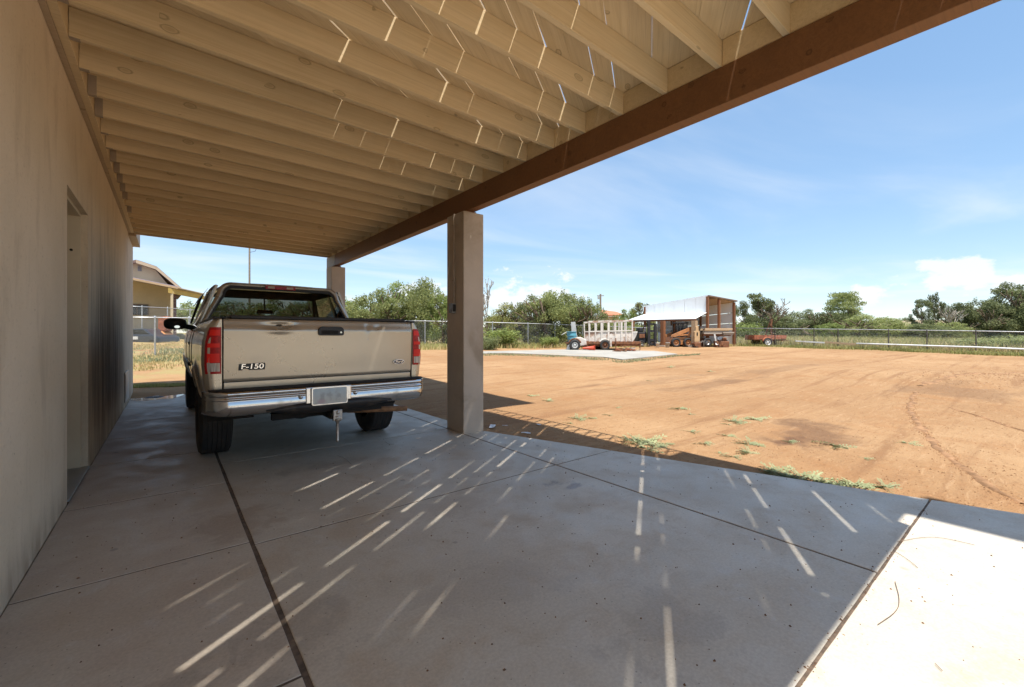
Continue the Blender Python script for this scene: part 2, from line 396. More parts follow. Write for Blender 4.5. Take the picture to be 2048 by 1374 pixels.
# damp dark patches and the muddy hollow
for (px, py, rx, ry, amt) in ((1600, 862, 1.25, .55, .75), (1575, 878, .62, .16, .9), (1420, 770, 2.2, .5, .35), (1330, 760, 3.0, .4, .3), (1560, 745, 4.5, .5, .35), (1900, 790, 1.6, 1.0, .45), (1185, 770, .8, .3, .4)):
    q = gh(px, py); w = t.map(p, (1, 1, 0), (-q.x, -q.y, 0)); w = t.map(w, (1 / rx, 1 / ry, 0), rot=(0, 0, YAW))
    ln = t.n('ShaderNodeVectorMath', operation='LENGTH'); t.l(w, ln.inputs[0])
    d = t.math('ADD', ln.outputs['Value'], t.rng(n2, .25, .75, -.6, .6))
    c = t.mix(t.math('MULTIPLY', t.rng(d, .35, 1.1, 1, 0), amt), c, (.155, .085, .05))
# greener, straw-covered earth by the fences and far out
ln = t.n('ShaderNodeVectorMath', operation='LENGTH'); t.l(p, ln.inputs[0]); rad = ln.outputs['Value']
c = t.mix(t.math('MULTIPLY', t.rng(rad, 31, 40), t.rng(n2, .3, .6, .5, 1)), c, (.20, .18, .075))
xy = t.xyz(p); lf = t.math('MULTIPLY', t.rng(t.math('SUBTRACT', t.math('MULTIPLY', xy[1], .95), t.math('MULTIPLY', xy[0], .6)), 13.2, 14.8), t.rng(n2, .38, .56))
c = t.mix(t.math('MULTIPLY', lf, .85), c, (.33, .27, .12))
c = t.mix(t.math('MULTIPLY', t.rng(rad, 90, 250), .8), c, (.27, .24, .14))
t.set(c, .97, 0, 0, .12)
t.bump(t.math('ADD', t.math('MULTIPLY', n2, 1.2), t.math('ADD', t.math('MULTIPLY', n3, .7), t.math('MULTIPLY', n4, .25))), 1.0, .05)

plain('clod', (.28, .16, .085), .98, var=.35, scale=9, space='world', spec=.1)
plain('hill_earth', (.30, .22, .14), .98, var=.25, scale=.05, dirt=(.14, .14, .06), dirt_amt=.8, space='world', bump=0)

# foliage
def leafy(name, c0, c1, trans=.25, scale=1.4):
    t = NT(name); p = t.pos(); a = t.noise(p, scale, 3); f = t.noise(p, 17, 2)
    c = t.mix(t.rng(a, .32, .68), c0, c1); c = t.mix(t.math('MULTIPLY', t.rng(f, .5, .75), .45), c, tuple(min(1, x * 1.5) for x in c1))
    c = t.mix(1, c, t.rng(t.rnd(), 0, 1, .85, 1.15, False), 'MULTIPLY')
    t.set(c, .6, 0, 0, .25)
    tr = t.n('ShaderNodeBsdfTranslucent'); t.l(c, tr.inputs[0]); ms = t.n('ShaderNodeMixShader'); ms.inputs[0].default_value = trans
    t.t.links.new(t.b.outputs[0], ms.inputs[1]); t.t.links.new(tr.outputs[0], ms.inputs[2]); t.t.links.new(ms.outputs[0], t.o.inputs[0])
leafy('leaf_mesquite', (.23, .26, .10), (.35, .38, .15), .45)
leafy('leaf_bright', (.20, .255, .075), (.33, .385, .12), .42)
leafy('leaf_dark', (.145, .17, .08), (.225, .245, .115), .42)
leafy('leaf_olive', (.15, .175, .075), (.235, .255, .115), .4)
leafy('leaf_grey', (.11, .115, .085), (.17, .165, .125))
leafy('leaf_yellow', (.20, .21, .06), (.31, .30, .10), .35)
leafy('leaf_weed', (.24, .27, .14), (.35, .38, .21), .2, 6)
leafy('grass_green', (.24, .26, .085), (.38, .37, .14), .35, .5)
leafy('grass_straw', (.48, .39, .18), (.64, .53, .28), .3, .5)
plain('bark', (.16, .12, .085), .9, var=.35, scale=12, spec=.2)
plain('bark_pale', (.42, .37, .31), .9, var=.3, scale=12, spec=.2)

# truck
t = NT('truck_paint'); p = t.pos('object'); a = t.noise(p, 2.2, 5, .6, .4); dn = t.noise(p, 9, 5, .65)
c = t.mix(t.rng(a, .3, .7), (.50, .435, .34), (.55, .48, .38)); c = t.mix(t.math('MULTIPLY', t.rng(a, .5, .8), .2), c, (.47, .395, .305))
t.set(c, t.rng(a, .3, .8, .26, .36), .55, .55, .5); t.b.inputs['Coat Roughness'].default_value = .10
plain('trim_black', (.018, .017, .018), .48, var=.3, scale=8, dirt=(.06, .05, .04), dirt_amt=.25)
plain('rubber', (.028, .027, .027), .8, var=.3, scale=5, dirt=(.07, .055, .045), dirt_amt=.35)
plain('under_black', (.012, .011, .010), .85, var=.3, scale=6, dirt=(.05, .035, .025), dirt_amt=.4)
t = NT('chrome'); p = t.pos('object'); a = t.noise(p, 7, 5, .65); t.set(t.mix(t.rng(a, .5, .75), (.60, .60, .60), (.42, .40, .38)), t.rng(a, .4, .8, .12, .3), 1)
plain('steel', (.42, .40, .38), .38, 1, var=.2, scale=12, dirt=(.16, .10, .06), dirt_amt=.4)
plain('rust', (.22, .095, .045), .85, .1, var=.4, scale=7, dirt=(.10, .045, .025), dirt_amt=.6)
plain('rust_red', (.36, .12, .06), .8, .05, var=.3, scale=5, dirt=(.18, .07, .04), dirt_amt=.5)
plain('rust_pipe', (.30, .155, .075), .7, .3, var=.3, scale=16)
t = NT('lamp_red'); p = t.pos('object'); st = t.noise(t.map(p, (60, 4, 60)), 1, 1)
t.set(t.mix(t.rng(st, .3, .7), (.36, .004, .006), (.5, .008, .010)), .3, 0, .15, .3)
t = NT('lamp_bright'); p = t.pos('object'); t.set((.85, .02, .012), .35, 0, .1, .3)
t = NT('lamp_clear'); p = t.pos('object'); st = t.noise(t.map(p, (220, 10, 6)), 1, 0); t.set(t.mix(t.rng(st, .35, .65), (.30, .25, .22), (.62, .56, .50)), .18, 0, .8, .5)
plain('amber_clear', (.55, .38, .22), .2, 0, var=.1)
plain('badge_chrome', (.80, .80, .80), .16, 1, var=.05); plain('badge_blue', (.012, .025, .075), .2, 0, var=.1, coat=.5); plain('badge_black', (.012, .012, .013), .4, var=.1)
t = NT('plate'); p = t.pos('object'); xy = t.xyz(p)      # a pale plate whose characters cannot be read
c = t.mix(t.rng(xy[2], -.06, .06), (.55, .57, .55), (.50, .60, .66))
blot = None
for bx in (-.07, -.005, .068):
    w = t.map(p, (1 / .030, 0, 1 / .048), (-bx / .030, 0, .0)); ln = t.n('ShaderNodeVectorMath', operation='LENGTH'); t.l(w, ln.inputs[0])
    b = t.rng(t.math('ADD', ln.outputs['Value'], t.rng(t.noise(p, 26, 1), .3, .7, -.35, .35)), .2, 1.15, 1, 0); blot = b if blot is None else t.math('MAXIMUM', blot, b)
c = t.mix(t.math('MULTIPLY', blot, .45), c, (.22, .24, .27))
w = t.map(p, (1 / .05, 0, 1 / .03), (.075 / .05, 0, .05 / .03)); ln = t.n('ShaderNodeVectorMath', operation='LENGTH'); t.l(w, ln.inputs[0])
c = t.mix(t.math('MULTIPLY', t.rng(ln.outputs['Value'], .2, 1.1, 1, 0), .6), c, (.45, .28, .36)); t.set(c, .4)
t = NT('tint_glass'); t.b.inputs['Base Color'].default_value = (.02, .02, .02, 1)
gl = t.n('ShaderNodeBsdfGlossy'); gl.inputs['Roughness'].default_value = .02; gl.inputs[0].default_value = (1, 1, 1, 1)
trn = t.n('ShaderNodeBsdfTransparent'); trn.inputs[0].default_value = (.33, .355, .335, 1)
fr = t.n('ShaderNodeFresnel'); fr.inputs[0].default_value = 1.5
ms = t.n('ShaderNodeMixShader'); t.l(fr.outputs[0], ms.inputs[0]); t.l(trn.outputs[0], ms.inputs[1]); t.l(gl.outputs[0], ms.inputs[2]); t.l(ms.outputs[0], t.o.inputs[0])
plain('cabin', (.035, .032, .030), .85, var=.2, scale=6); plain('seat_cloth', (.10, .09, .08), .9, var=.2, scale=20)
plain('mirror_glass', (.75, .78, .8), .03, 1, var=.02, bump=0)

# yard things
plain('galvanised', (.50, .51, .52), .42, .85, var=.18, scale=20)
plain('fence_wire', (.34, .35, .36), .5, .6, var=.2, scale=20, bump=0)
plain('dark_post', (.10, .09, .085), .7, .3, var=.3, scale=10)
plain('white_pipe', (.72, .72, .70), .45, var=.1, scale=4, dirt=(.45, .38, .28), dirt_amt=.25)
t = NT('white_tin'); p = t.pos('object'); rib = t.n('ShaderNodeTexWave', wave_type='BANDS', bands_direction='X'); t.l(p, rib.inputs[0]); t.l(3.4, rib.inputs['Scale'])
a = t.noise(p, 1.2, 5); t.set(t.mix(t.rng(a, .45, .75), (.84, .86, .86), (.78, .80, .79)), .45, .0, 0, .5); t.bump(rib.outputs['Fac'], .5, .02)
plain('white_paint', (.62, .62, .60), .5, var=.08, scale=4, dirt=(.40, .34, .26), dirt_amt=.3)
plain('peeling_white', (.66, .62, .56), .8, var=.12, scale=3, dirt=(.34, .21, .14), dirt_amt=.75)
plain('loader_orange', (.50, .22, .08), .55, var=.15, scale=4, dirt=(.28, .14, .07), dirt_amt=.4)
plain('tan_paint', (.56, .38, .20), .6, var=.12, scale=4, dirt=(.36, .22, .12), dirt_amt=.35)
plain('machine_black', (.018, .018, .022), .6, var=.3, scale=6, dirt=(.06, .05, .05), dirt_amt=.3)
plain('barrel_blue', (.07, .24, .31), .5, var=.15, scale=4, dirt=(.16, .30, .34), dirt_amt=.35)
plain('signal_red', (.55, .07, .03), .5, var=.15, scale=5)
plain('yellow_board', (.52, .36, .10), .6, var=.1, scale=4); plain('cream_wall', (.56, .46, .30), .85, var=.06, scale=1.5); plain('brown_trim', (.19, .125, .085), .7, var=.15, scale=5)
plain('shingle', (.20, .135, .115), .9, var=.25, scale=12); plain('tile_red', (.42, .17, .09), .85, var=.2, scale=10); plain('porch_roof', (.30, .26, .32), .6, var=.1, scale=4)
plain('vent_grey', (.30, .31, .33), .7, var=.1); plain('brick_dark', (.16, .10, .09), .9, var=.3, scale=14); plain('panel_white', (.55, .53, .50), .5, var=.06, scale=4)
plain('car_dark', (.03, .035, .045), .3, 0, var=.2, coat=.7); plain('pole_wood', (.25, .20, .155), .85, var=.25, scale=8); plain('far_grey', (.40, .40, .38), .9, var=.2)
t = NT('water_film'); p = t.pos(); t.set(t.mix(t.rng(t.noise(p, 3, 4), .4, .6), (.26, .25, .25), (.34, .33, .33)), .06, 0, 0, .6); t.bump(t.noise(p, 14, 2), .04, .01)
plain('drain_iron', (.03, .026, .024), .6, .5, var=.3); plain('conduit_paint', (.36, .29, .22), .6, var=.1); plain('box_grey', (.34, .34, .33), .5, .3, var=.1)
plain('litter_white', (.72, .72, .72), .6, var=.08); plain('twig', (.17, .115, .075), .9, var=.3, scale=30); plain('dry_leaf', (.16, .085, .045), .85, var=.4, scale=30)

# ------------------------------------------------------------------ the setting: earth, slab, pad, far hill
def ground():
    rs = [.0]; r = .8
    while r < 3200: rs.append(r); r *= 1.035 if r < 60 else 1.12
    na = 420; rows = []
    for r in rs[1:]:
        row = []
        for k in range(na):
            a = 2 * math.pi * k / na; x, y = r * math.sin(a), r * math.cos(a); row.append((x, y, terrain(x, y)))
        rows.append(row)
    b = MB(); b.smooth = True; b.grid(rows, close=True)
    n0 = len(b.v); b.v.append((0, 0, -.06))
    for k in range(na): b.f.append((n0, k, (k + 1) % na)); b.m.append(0); b.sm.append(True)
    o = b.build('ground', 'dirt'); struct(o)
ground()

XW = -.571; X1 = .384; X2 = 2.843; YE = 12.87
def edge(y): return 3.138 + (4.465 - y) * .324 if y < 4.465 else 3.11
slab_root = empty('patio_slab'); struct(slab_root)
b = MB(); b.prism([(XW + .005, -9.9, -.13), (edge(-9.9) - .02, -9.9, -.13), (3.09, 4.465, -.13), (3.09, YE - .01, -.13), (XW + .005, YE - .01, -.13)], (0, 0, .1272))
b.build('joint_filler', 'joint_dirt', slab_root)
def panel(pts):
    # a cast panel: top face with a tooled, slightly uneven edge
    b = MB(); n = len(pts); dense = []
    for i in range(n):
        p, q = Vector(pts[i]), Vector(pts[(i + 1) % n]); k = max(1, int((q - p).length / .12))
        for j in range(k): dense.append(p.lerp(q, j / k))
    c = sum(dense, Vector((0, 0))) / len(dense); rr = random.Random(hash(str(pts)) & 255)
    top, lip = [], []
    for p in dense:
        inw = (c - p).normalized(); w = .0015 * mnoise.noise((p.x * 9, p.y * 9, .3)) + .0025 * mnoise.noise((p.x * 31, p.y * 31, 2.3))
        top.append(Vector((p.x, p.y, 0)) + Vector((inw.x, inw.y, 0)) * (.0035 + w)); lip.append(Vector((p.x, p.y, -.0035)) + Vector((inw.x, inw.y, 0)) * w)
    bot = [Vector((v.x, v.y, -.13)) for v in lip]; m = len(dense)
    b.add(top, [tuple(range(m))]); b.grid([bot, lip, top], close=True)
    return b.build('panel', 'concrete', slab_root)
G = .013
ys = [-10, -6.5, -3.2, -.9, .39, 1.67, 2.94, 4.25, 5.55, 6.83, 8.1, 9.4, 10.7, YE]  # rearmost panels, here and below, are added unseen to bounce sunlight
for a, c in zip(ys, ys[1:]): panel([(XW + .004, a + G / 2), (X1 - .011, a + G / 2 + .05), (X1 - .011, c - G / 2 - .05 + (.05 if c == YE else 0)), (XW + .004, c - G / 2)] if False else [(XW + .004, a + G / 2), (X1 - .011, a + G / 2), (X1 - .011, c - G / 2), (XW + .004, c - G / 2)])
ys = [-10, -6.5, -3.2, 0.543, 2.89, 4.88, 6.83, 8.8, 10.8, YE]
for i, (a, c) in enumerate(zip(ys, ys[1:])):
    ga, gc = (.006 if a == 0.543 else G / 2), (.006 if c == 0.543 else G / 2)
    if i <= 2:
        panel([(X1 + .011, a), (edge(a), a), (edge(c), c - gc), (X1 + .011, c - gc)]); continue
    panel([(X1 + .011, a + ga), (X2 - .008, a + ga), (X2 - .008, c - gc), (X1 + .011, c - gc)])
    if a < 4.465 < c: panel([(X2 + .008, a + ga), (edge(a), a + ga), (edge(4.464), 4.464), (3.11, 4.47), (3.11, c - gc), (X2 + .008, c - gc)])
    else: panel([(X2 + .008, a + ga), (edge(a), a + ga), (edge(c), c - gc), (X2 + .008, c - gc)])

pad = [(905, 707), (970, 703.6), (1097, 700.4), (1133, 699.4), (1308, 703), (1355, 708.7), (1245, 720), (1207, 714), (1133, 711.6), (1048, 708.2), (1005, 707), (905, 710)]
pp = [gh(*q) for q in pad]
b = MB(); b.prism([(q.x, q.y, q.z - .15) for q in pp], (0, 0, .19))
struct(b.build('concrete_pad', 'pad_concrete'))

def hill():
    rows = []
    for i in range(30):
        row = []
        for k in range(40):
            px = 1690 + 16 * k; d = 95 + 6 * i
            p = at(px, HZ, d); e = math.sin(min(1, i / 14) * math.pi / 2) ** 1.5
            top = 7.0 * math.exp(-((px - 1850) / 210.0) ** 2) * e + 1.0 * e * mnoise.noise((px * .02, d * .03, 2))
            row.append((p.x, p.y, terrain(p.x, p.y, False) - 1 + top))
        rows.append(row)
    b = MB(); b.smooth = True; b.grid(rows); struct(b.build('hill', 'hill_earth'))
hill()

b = MB()                          # a film of water round the floor drain
c0 = slab(316, 793.6); pts = []
for k in range(48):
    a = 2 * math.pi * k / 48; w = 1 + .16 * mnoise.noise((math.cos(a) * 1.7, math.sin(a) * 1.7, .4))
    pts.append((c0.x + .42 * w * math.cos(a), c0.y + .52 * w * math.sin(a), .004))
b.add(pts, [tuple(range(48))]); pud = struct(b.build('puddle', 'water_film'))
b = MB(); c1 = slab(309, 794.5); b.lathe([(.0, .010), (.12, .010), (.135, .0085), (.15, .0045)], (c1.x, c1.y, 0), n=24)
for k in range(-3, 4): b.box((c1.x + k * .032, c1.y, .013), (.012, .2 - abs(k) * .03, .006))
b.build('drain_cover', 'drain_iron', pud)
b = MB(); b.box((c1.x + .02, c1.y - .02, .02), (.09, .05, .012)); b.build('drain_plug', 'litter_white', pud)

# ------------------------------------------------------------------ the house
house = tag(empty('house'), 'tan stucco house wall with a recessed doorway beside the patio', 'house')
DY0, DY1, DZ = 4.43, 5.47, 2.31; WT = .34; ZT = 3.42; YN, YF = -5.0, 11.83
b = MB()
b.b2((XW - WT, YN, -.15), (XW, DY0, ZT)); b.b2((XW - WT, DY1, -.15), (XW, YF, ZT)); b.b2((XW - WT, DY0, DZ), (XW, DY1, ZT)); b.b2((XW - WT, DY0, -.15), (XW - .03, DY1, .012))
b.b2((-7, YF - .25, -.15), (XW - WT, YF - .003, ZT)); b.b2((-7, YN + .003, -.15), (XW - WT, YN + .25, ZT)); b.b2((-7.25, YN, -.15), (-7, YF, ZT))
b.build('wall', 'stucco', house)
b = MB(); b.b2((-7.2, YN + .01, ZT - .03), (XW - .01, YF - .01, ZT + .12)); b.build('roof', 'shingle', house)
fr_ = MB()                        # painted frame set back in the opening
x0, x1 = XW - .30, XW - .045
fr_.b2((x0, DY0 - .004, .012), (x1, DY0 + .022, DZ - .02)); fr_.b2((x0, DY1 - .022, .012), (x1, DY1 + .004, DZ - .02)); fr_.b2((x0, DY0 - .004, DZ - .022), (x1, DY1 + .004, DZ + .004))
fo = fr_.build('door_frame', 'inner_wall', house, bevel=.004)
b = MB(); b.b2((XW - .27, DY1 - .036, .03), (XW - .23, DY1 - .022, DZ - .03)); b.b2((XW - .27, DY0 + .022, .03), (XW - .23, DY0 + .036, DZ - .03)); b.build('door_stop', 'inner_wall', fo)
b = MB(); b.cyl((XW - .105, DY1 - .0225, 1.98), (XW - .105, DY1 - .030, 1.98), .011, n=12); b.build('strike_hole', 'under_black', fo)
d_ = MB(); d_.b2((XW - .325, DY0 + .026, .03), (XW - .285, DY1 - .026, DZ - .026)); do = d_.build('door', 'inner_wall', house, bevel=.003)
d_ = MB(); d_.lathe([(.0, .06), (.027, .055), (.03, .035), (.012, .02), (.012, 0)], (XW - .285, DY0 + .11, 1.0), axis='x', n=16); d_.build('handle', 'steel', do)
b = MB(); b.b2((XW - .28, DY0 - .002, .013), (XW + .012, DY1 + .002, .028)); b.build('threshold', 'box_grey', house, bevel=.003)
b = MB(); b.b2((XW + .001, 9.55, .10), (XW + .018, 10.35, .60)); v = b.build('access_panel', 'panel_white', house, bevel=.004)
b = MB(); b.b2((XW + .0185, 9.60, .15), (XW + .022, 10.30, .55)); b.build('panel_face', 'panel_white', v)
# unseen upper storey, added with a roof shaped to shade deck and ground
H = EYE
b = MB(); b.b2((-7, -4.6, ZT + .12), (-2.4, YF, 6.7)); b.build('upper_wall', 'stucco', house)
zr = 6.71
poly = [(-.65, .2), (.56, 1.92), (.68, 2.62), (1.04, 3.3), (3.95, 3.3), (4.25, 9.5), (-.65, 9.5)]
b = MB(); b.prism([(x * H, y * H, zr) for x, y in poly], (0, 0, .14)); b.b2((-7.3, -4.9, zr), (-.65 * H - .003, 9.5 * H, zr + .14))
b.build('shade_roof', 'shingle', house)
b = MB(); b.b2((-.65 * H, -3.6 * H, zr + .001), (2.75 * H, -3.1 * H, zr + .13)); b.b2((2.75 * H + .002, -3.6 * H, zr + .001), (3.34 * H, -1.17 * H, zr + .13)); b.b2((2.75 * H + .002, -1.17 * H + .002, zr + .001), (3.11 * H, .38 * H, zr + .13)); b.build('shade_arm', 'brown_trim', house)  # unseen arms added to cast a strip of shade along the slab edge

# ------------------------------------------------------------------ the patio cover: ledger, joists, beam, deck boards, columns
cover = tag(empty('patio_cover'), 'timber patio cover of beige joists under spaced deck boards on a brown beam', 'patio cover')
TILT = .0143; XL = -.488; JZ = 3.09
def zj(x): return JZ - TILT * (x - XL)
YN_, YF_ = -.345, 10.5
b = MB(); b.b2((XW + .001, YN_, JZ - .004), (XW + .036, YF_, JZ + .30)); led = b.build('ledger', 'ledger_wood', cover, bevel=.003)
led.location = (0, 0, 0)
b = MB(); b.b2((XW + .037, YN_, JZ - .001), (XL, YF_, JZ + .26)); b.build('ledger', 'joist_wood', cover, bevel=.003)
b = MB(); b.b2((XW + .001, YF_ + .01, JZ - .05), (XL + .03, YF - .02, JZ + .20)); b.build('ledger_block', 'ledger_wood', cover, bevel=.003)
b = MB(); b.b2((0, 0, 0), (3.94, .038, .184))
jm = b.build('joist', 'joist_wood', cover, bevel=.003); JY = [1.79 + .4064 * k for k in range(-5, 22)]
for i, y in enumerate(JY):
    o = jm if i == 0 else jm.copy()
    if i: COL.objects.link(o)
    o.location = (XL + .001, y + random.uniform(-.004, .004), JZ); o.rotation_euler = (0, math.asin(TILT), 0)
b = MB(); b.b2((0, 0, 0), (3.94, .038, .21)); o = b.build('rim_joist', 'joist_wood', cover, bevel=.003); o.location = (XL + .001, YN_, JZ - .02); o.rotation_euler = (0, math.asin(TILT), 0)
o = o.copy(); COL.objects.link(o); o.location = (XL + .001, YF_ - .04, JZ - .02)
b = MB(); b.b2((0, 0, 0), (.038, .4064 - .042, .178)); bl = b.build('blocking', 'joist_wood', cover, bevel=.003)
for i, y in enumerate(JY[:-1]):
    o = bl if i == 0 else bl.copy()
    if i: COL.objects.link(o)
    o.location = (2.935 + random.uniform(-.002, .004), y + .04, zj(2.93) + .004)
b = MB(); b.b2((-.05, 0, 0), (.05, .012, .06))
hg = MB(); hg.b2((0, -.020, .0), (.05, -.0195, .15)); hg.b2((0, .0195, .0), (.05, .020, .15)); hg.b2((0, -.020, -.0025), (.05, .020, -.0005))
hm = hg.build('joist_hanger', 'conduit_paint', cover)
for i, y in enumerate(JY):
    o = hm if i == 0 else hm.copy()
    if i: COL.objects.link(o)
    o.location = (XL + .002, y + .019, JZ - .002)
b = MB(); b.b2((2.922, YN_ + .12, 2.782), (3.039, 10.62, 3.036)); b.build('beam', 'beam_wood', cover, bevel=.005)
# the far end of the beam is left unpainted
b = MB(); b.b2((2.919, 10.02, 2.779), (3.042, 10.65, 3.034)); b.build('beam_end', 'grey_wood', cover, bevel=.004)
GA = R(33.5); gx, gy = math.cos(GA), math.sin(GA); XO = 3.12 * H
def clip(poly, f):                # keep the part of a polygon where f(p) >= 0
    out = []
    for i in range(len(poly)):
        p, q = poly[i], poly[(i + 1) % len(poly)]; a, c = f(p), f(q)
        if a >= 0: out.append(p)
        if (a >= 0) != (c >= 0): s = a / (a - c); out.append((p[0] + (q[0] - p[0]) * s, p[1] + (q[1] - p[1]) * s))
    return out
def gap0(c):                      # where along X a gap begins to open (shut nearer the house to keep sun streaks off there)
    c /= H
    for (a, x0), (d, x1) in zip(((-3, -.6), (.6, -.6), (1.1, -.40), (1.85, .7), (2.4, .92), (2.8, 1.28), (3.0, 9), (20, 9)), ((.6, -.6), (1.1, -.40), (1.85, .7), (2.4, .92), (2.8, 1.28), (3.0, 9), (20, 9), (21, 9))):
        if a <= c <= d: return (x0 + (x1 - x0) * (c - a) / (d - a)) * H
    return -.6 * H
grr = random.Random(11); PITCH = .1416; kmin, kmax = -20, 63
gapw = {k: grr.choice((.001, .001, .004, .006, .006, .007, .009, .012)) for k in range(kmin, kmax + 2)}
for k in range(kmin, kmax + 1):
    e0, e1 = .269 + PITCH * k, .269 + PITCH * (k + 1); line = []
    def xs(c, g, side):           # board edge: world points along the board, opening from tight to gap g
        x0 = gap0(c); pts = []
        jj = random.Random(int(c * 1000)); nodes = [(-2.5, .0006), (x0, .0006)]; xx = x0 + .2
        while xx < 5.5: nodes.append((xx, max(.0006, g / 2 * jj.choice((.05, .3, .6, .9, 1.1, 1.25))))); xx += jj.uniform(.18, .5)
        for X, w in nodes + [(6.0, g / 2)]:
            cc = c + side * w; u = (X + gy * cc) / gx; pts.append((u, cc))
        return pts
    lo = xs(e0, gapw[k], 1); hi = xs(e1, gapw[k + 1], -1)
    lo = sorted(lo); hi = sorted(hi)
    poly = lo + hi[::-1]
    X = lambda p: p[0] * gx - p[1] * gy
    Y = lambda p: p[0] * gy + p[1] * gx
    for f in (lambda p: X(p) - XL - .002, lambda p: XO - X(p), lambda p: Y(p) - YN_, lambda p: YF_ + .02 - Y(p)):
        if len(poly) > 2: poly = clip(poly, f)
    if len(poly) < 3 or max(p[0] for p in poly) - min(p[0] for p in poly) < .02: continue
    b = MB(); b.prism([(p[0], p[1], zj(X(p)) + .1865) for p in poly], (0, 0, .019)); o = b.build('deck_board', 'board_wood', cover); o.rotation_euler = (0, 0, GA)
# unseen lattice added past the deck's outer edge to cast a shadow fringe
lt = MB()
for k in range(58): 
    y = -.2 + k * .19
    lt.bar((XO + .01, y, 3.40), (XO + .27, y + .12, 3.41), .02, .012); lt.bar((XO + .01, y + .12, 3.415), (XO + .27, y, 3.425), .02, .012)
lt.bar((XO + .005, YN_, 3.40), (XO + .005, YF_, 3.40), .03, .05); lt.bar((XO + .27, YN_, 3.41), (XO + .27, YF_, 3.41), .025, .03)
lt.build('shade_lattice', 'brown_trim', cover)
def column(y0):
    b = MB(); b.b2((2.838, y0, -.01), (3.138, y0 + .403, 2.755))
    o = b.build('column', 'column_stucco', cover, bevel=.012, seg=3)
    s = MB(); s.b2((2.90, y0 + .05, 2.755), (3.06, y0 + .35, 2.781)); s.build('bearing_block', 'brown_post', o)
    return o
c1_ = column(4.497); column(9.97)
bx = MB(); bx.b2((2.782, 4.67, 1.50), (2.837, 4.755, 1.622)); jb = tag(bx.build('junction_box', 'box_grey', bevel=.004), 'small grey electrical junction box fixed to the stucco column', 'junction box')
s = MB(); s.b2((2.7795, 4.676, 1.506), (2.7818, 4.749, 1.616)); s.build('cover_plate', 'steel', jb, bevel=.002)
s = MB(); s.b2((2.786, 4.664, 1.515), (2.83, 4.6698, 1.605)); s.build('side_knockout', 'trim_black', jb)
s = MB(); s.cyl((2.822, 4.70, 1.622), (2.822, 4.70, 2.752), .0125, n=10); cd = s.build('conduit', 'conduit_paint', jb)
for z in (1.9, 2.6):
    s = MB(); s.b2((2.806, 4.675, z), (2.8365, 4.725, z + .02)); s.build('strap', 'conduit_paint', cd)

# ------------------------------------------------------------------ the pickup truck
def text_mesh(name, body, size, ext, mat, parent, shear=0, sx=1.0, bold=0.0):
    cu = bpy.data.curves.new(name, 'FONT'); cu.body = body; cu.size = size; cu.extrude = ext; cu.align_x = 'CENTER'; cu.align_y = 'CENTER'; cu.shear = shear; cu.offset = bold
    o = bpy.data.objects.new(name + '_tmp', cu); COL.objects.link(o); bpy.context.view_layer.update()
    me = bpy.data.meshes.new_from_object(o); bpy.data.objects.remove(o); 
    for v in me.vertices: v.co.x *= sx
    me.materials.clear(); r = link(name, me, mat, parent); return r
TX, TY = 1.215, 5.45
truck = tag(empty('pickup_truck', (TX, TY, 0)), 'tan extended-cab pickup truck parked tail-first under the patio cover', 'pickup truck')
def tp(px, py, yl):
    v = pdir(px, py); s = (TY + yl) / v.y; return v.x * s - TX, EYE + v.z * s
PR = ((.50, .88), (.58, .915), (.66, .955), (.80, .985), (.98, 1.0), (1.15, .995), (1.25, .975), (1.32, .945), (1.36, .918), (1.5, .9))
def prof(z):
    for (a, xa), (c, xc) in zip(PR, PR[1:]):
        if z <= c: return xa + (xc - xa) * max(0, (z - a) / (c - a))
    return PR[-1][1]
def arch(y, y0, sill, r=.505, zc=.40):
    return max(sill, zc + math.sqrt(max(0, r * r - (y - y0) ** 2))) if abs(y - y0) < r else sill
def side(name, y0, y1, ya, sill, ztop, s, n=56, mat='truck_paint', rear=False):
    rows = []
    for i in range(n + 1):
        y = y0 + (y1 - y0) * i / n; zl = arch(y, ya, sill); row = []
        for k in range(19):
            f = k / 15; z = zl + (ztop - zl) * min(1, f); x = prof(z)
            if rear and y < -.98: x -= .035 * ((-.98 - y) / .12) ** 2
            dd = math.hypot(y - ya, z - .40) - .505; x += .024 * math.exp(-(max(0, dd) / .06) ** 2) if z < 1.05 else 0
            if y > 4.0: x -= .10 * ((y - 4.0) / .4) ** 2
            if k > 15: x -= (.03, .07, .07)[k - 16]; z = ztop + (.012, .010, -.10)[k - 16]
            row.append((s * x, y, z))
        rows.append(row)
    b = MB(); b.smooth = True; b.grid(rows)
    lip = MB(); pts = []
    for i in range(41):
        a = math.pi * i / 40; y, z = ya - .505 * math.cos(a), .40 + .505 * math.sin(a)
        if z < sill - .02: continue
        pts.append((s * (prof(max(z, .5)) + .018), y, z))
    o = b.build(name, mat, truck, solid=0)
    lip.tube(pts, .014, 8); lip.build('wheel_arch_lip', 'truck_paint', o)
    w = MB(); rows = []        # dark inner wheel housing
    for i in range(25):
        a = math.pi * i / 24; y, z = ya - .50 * math.cos(a), .40 + .50 * math.sin(a); rows.append([(s * .93, y, z), (s * .55, y, z)])
    w.grid(rows); w.build('wheel_housing', 'under_black', o, normals=False)
    return o
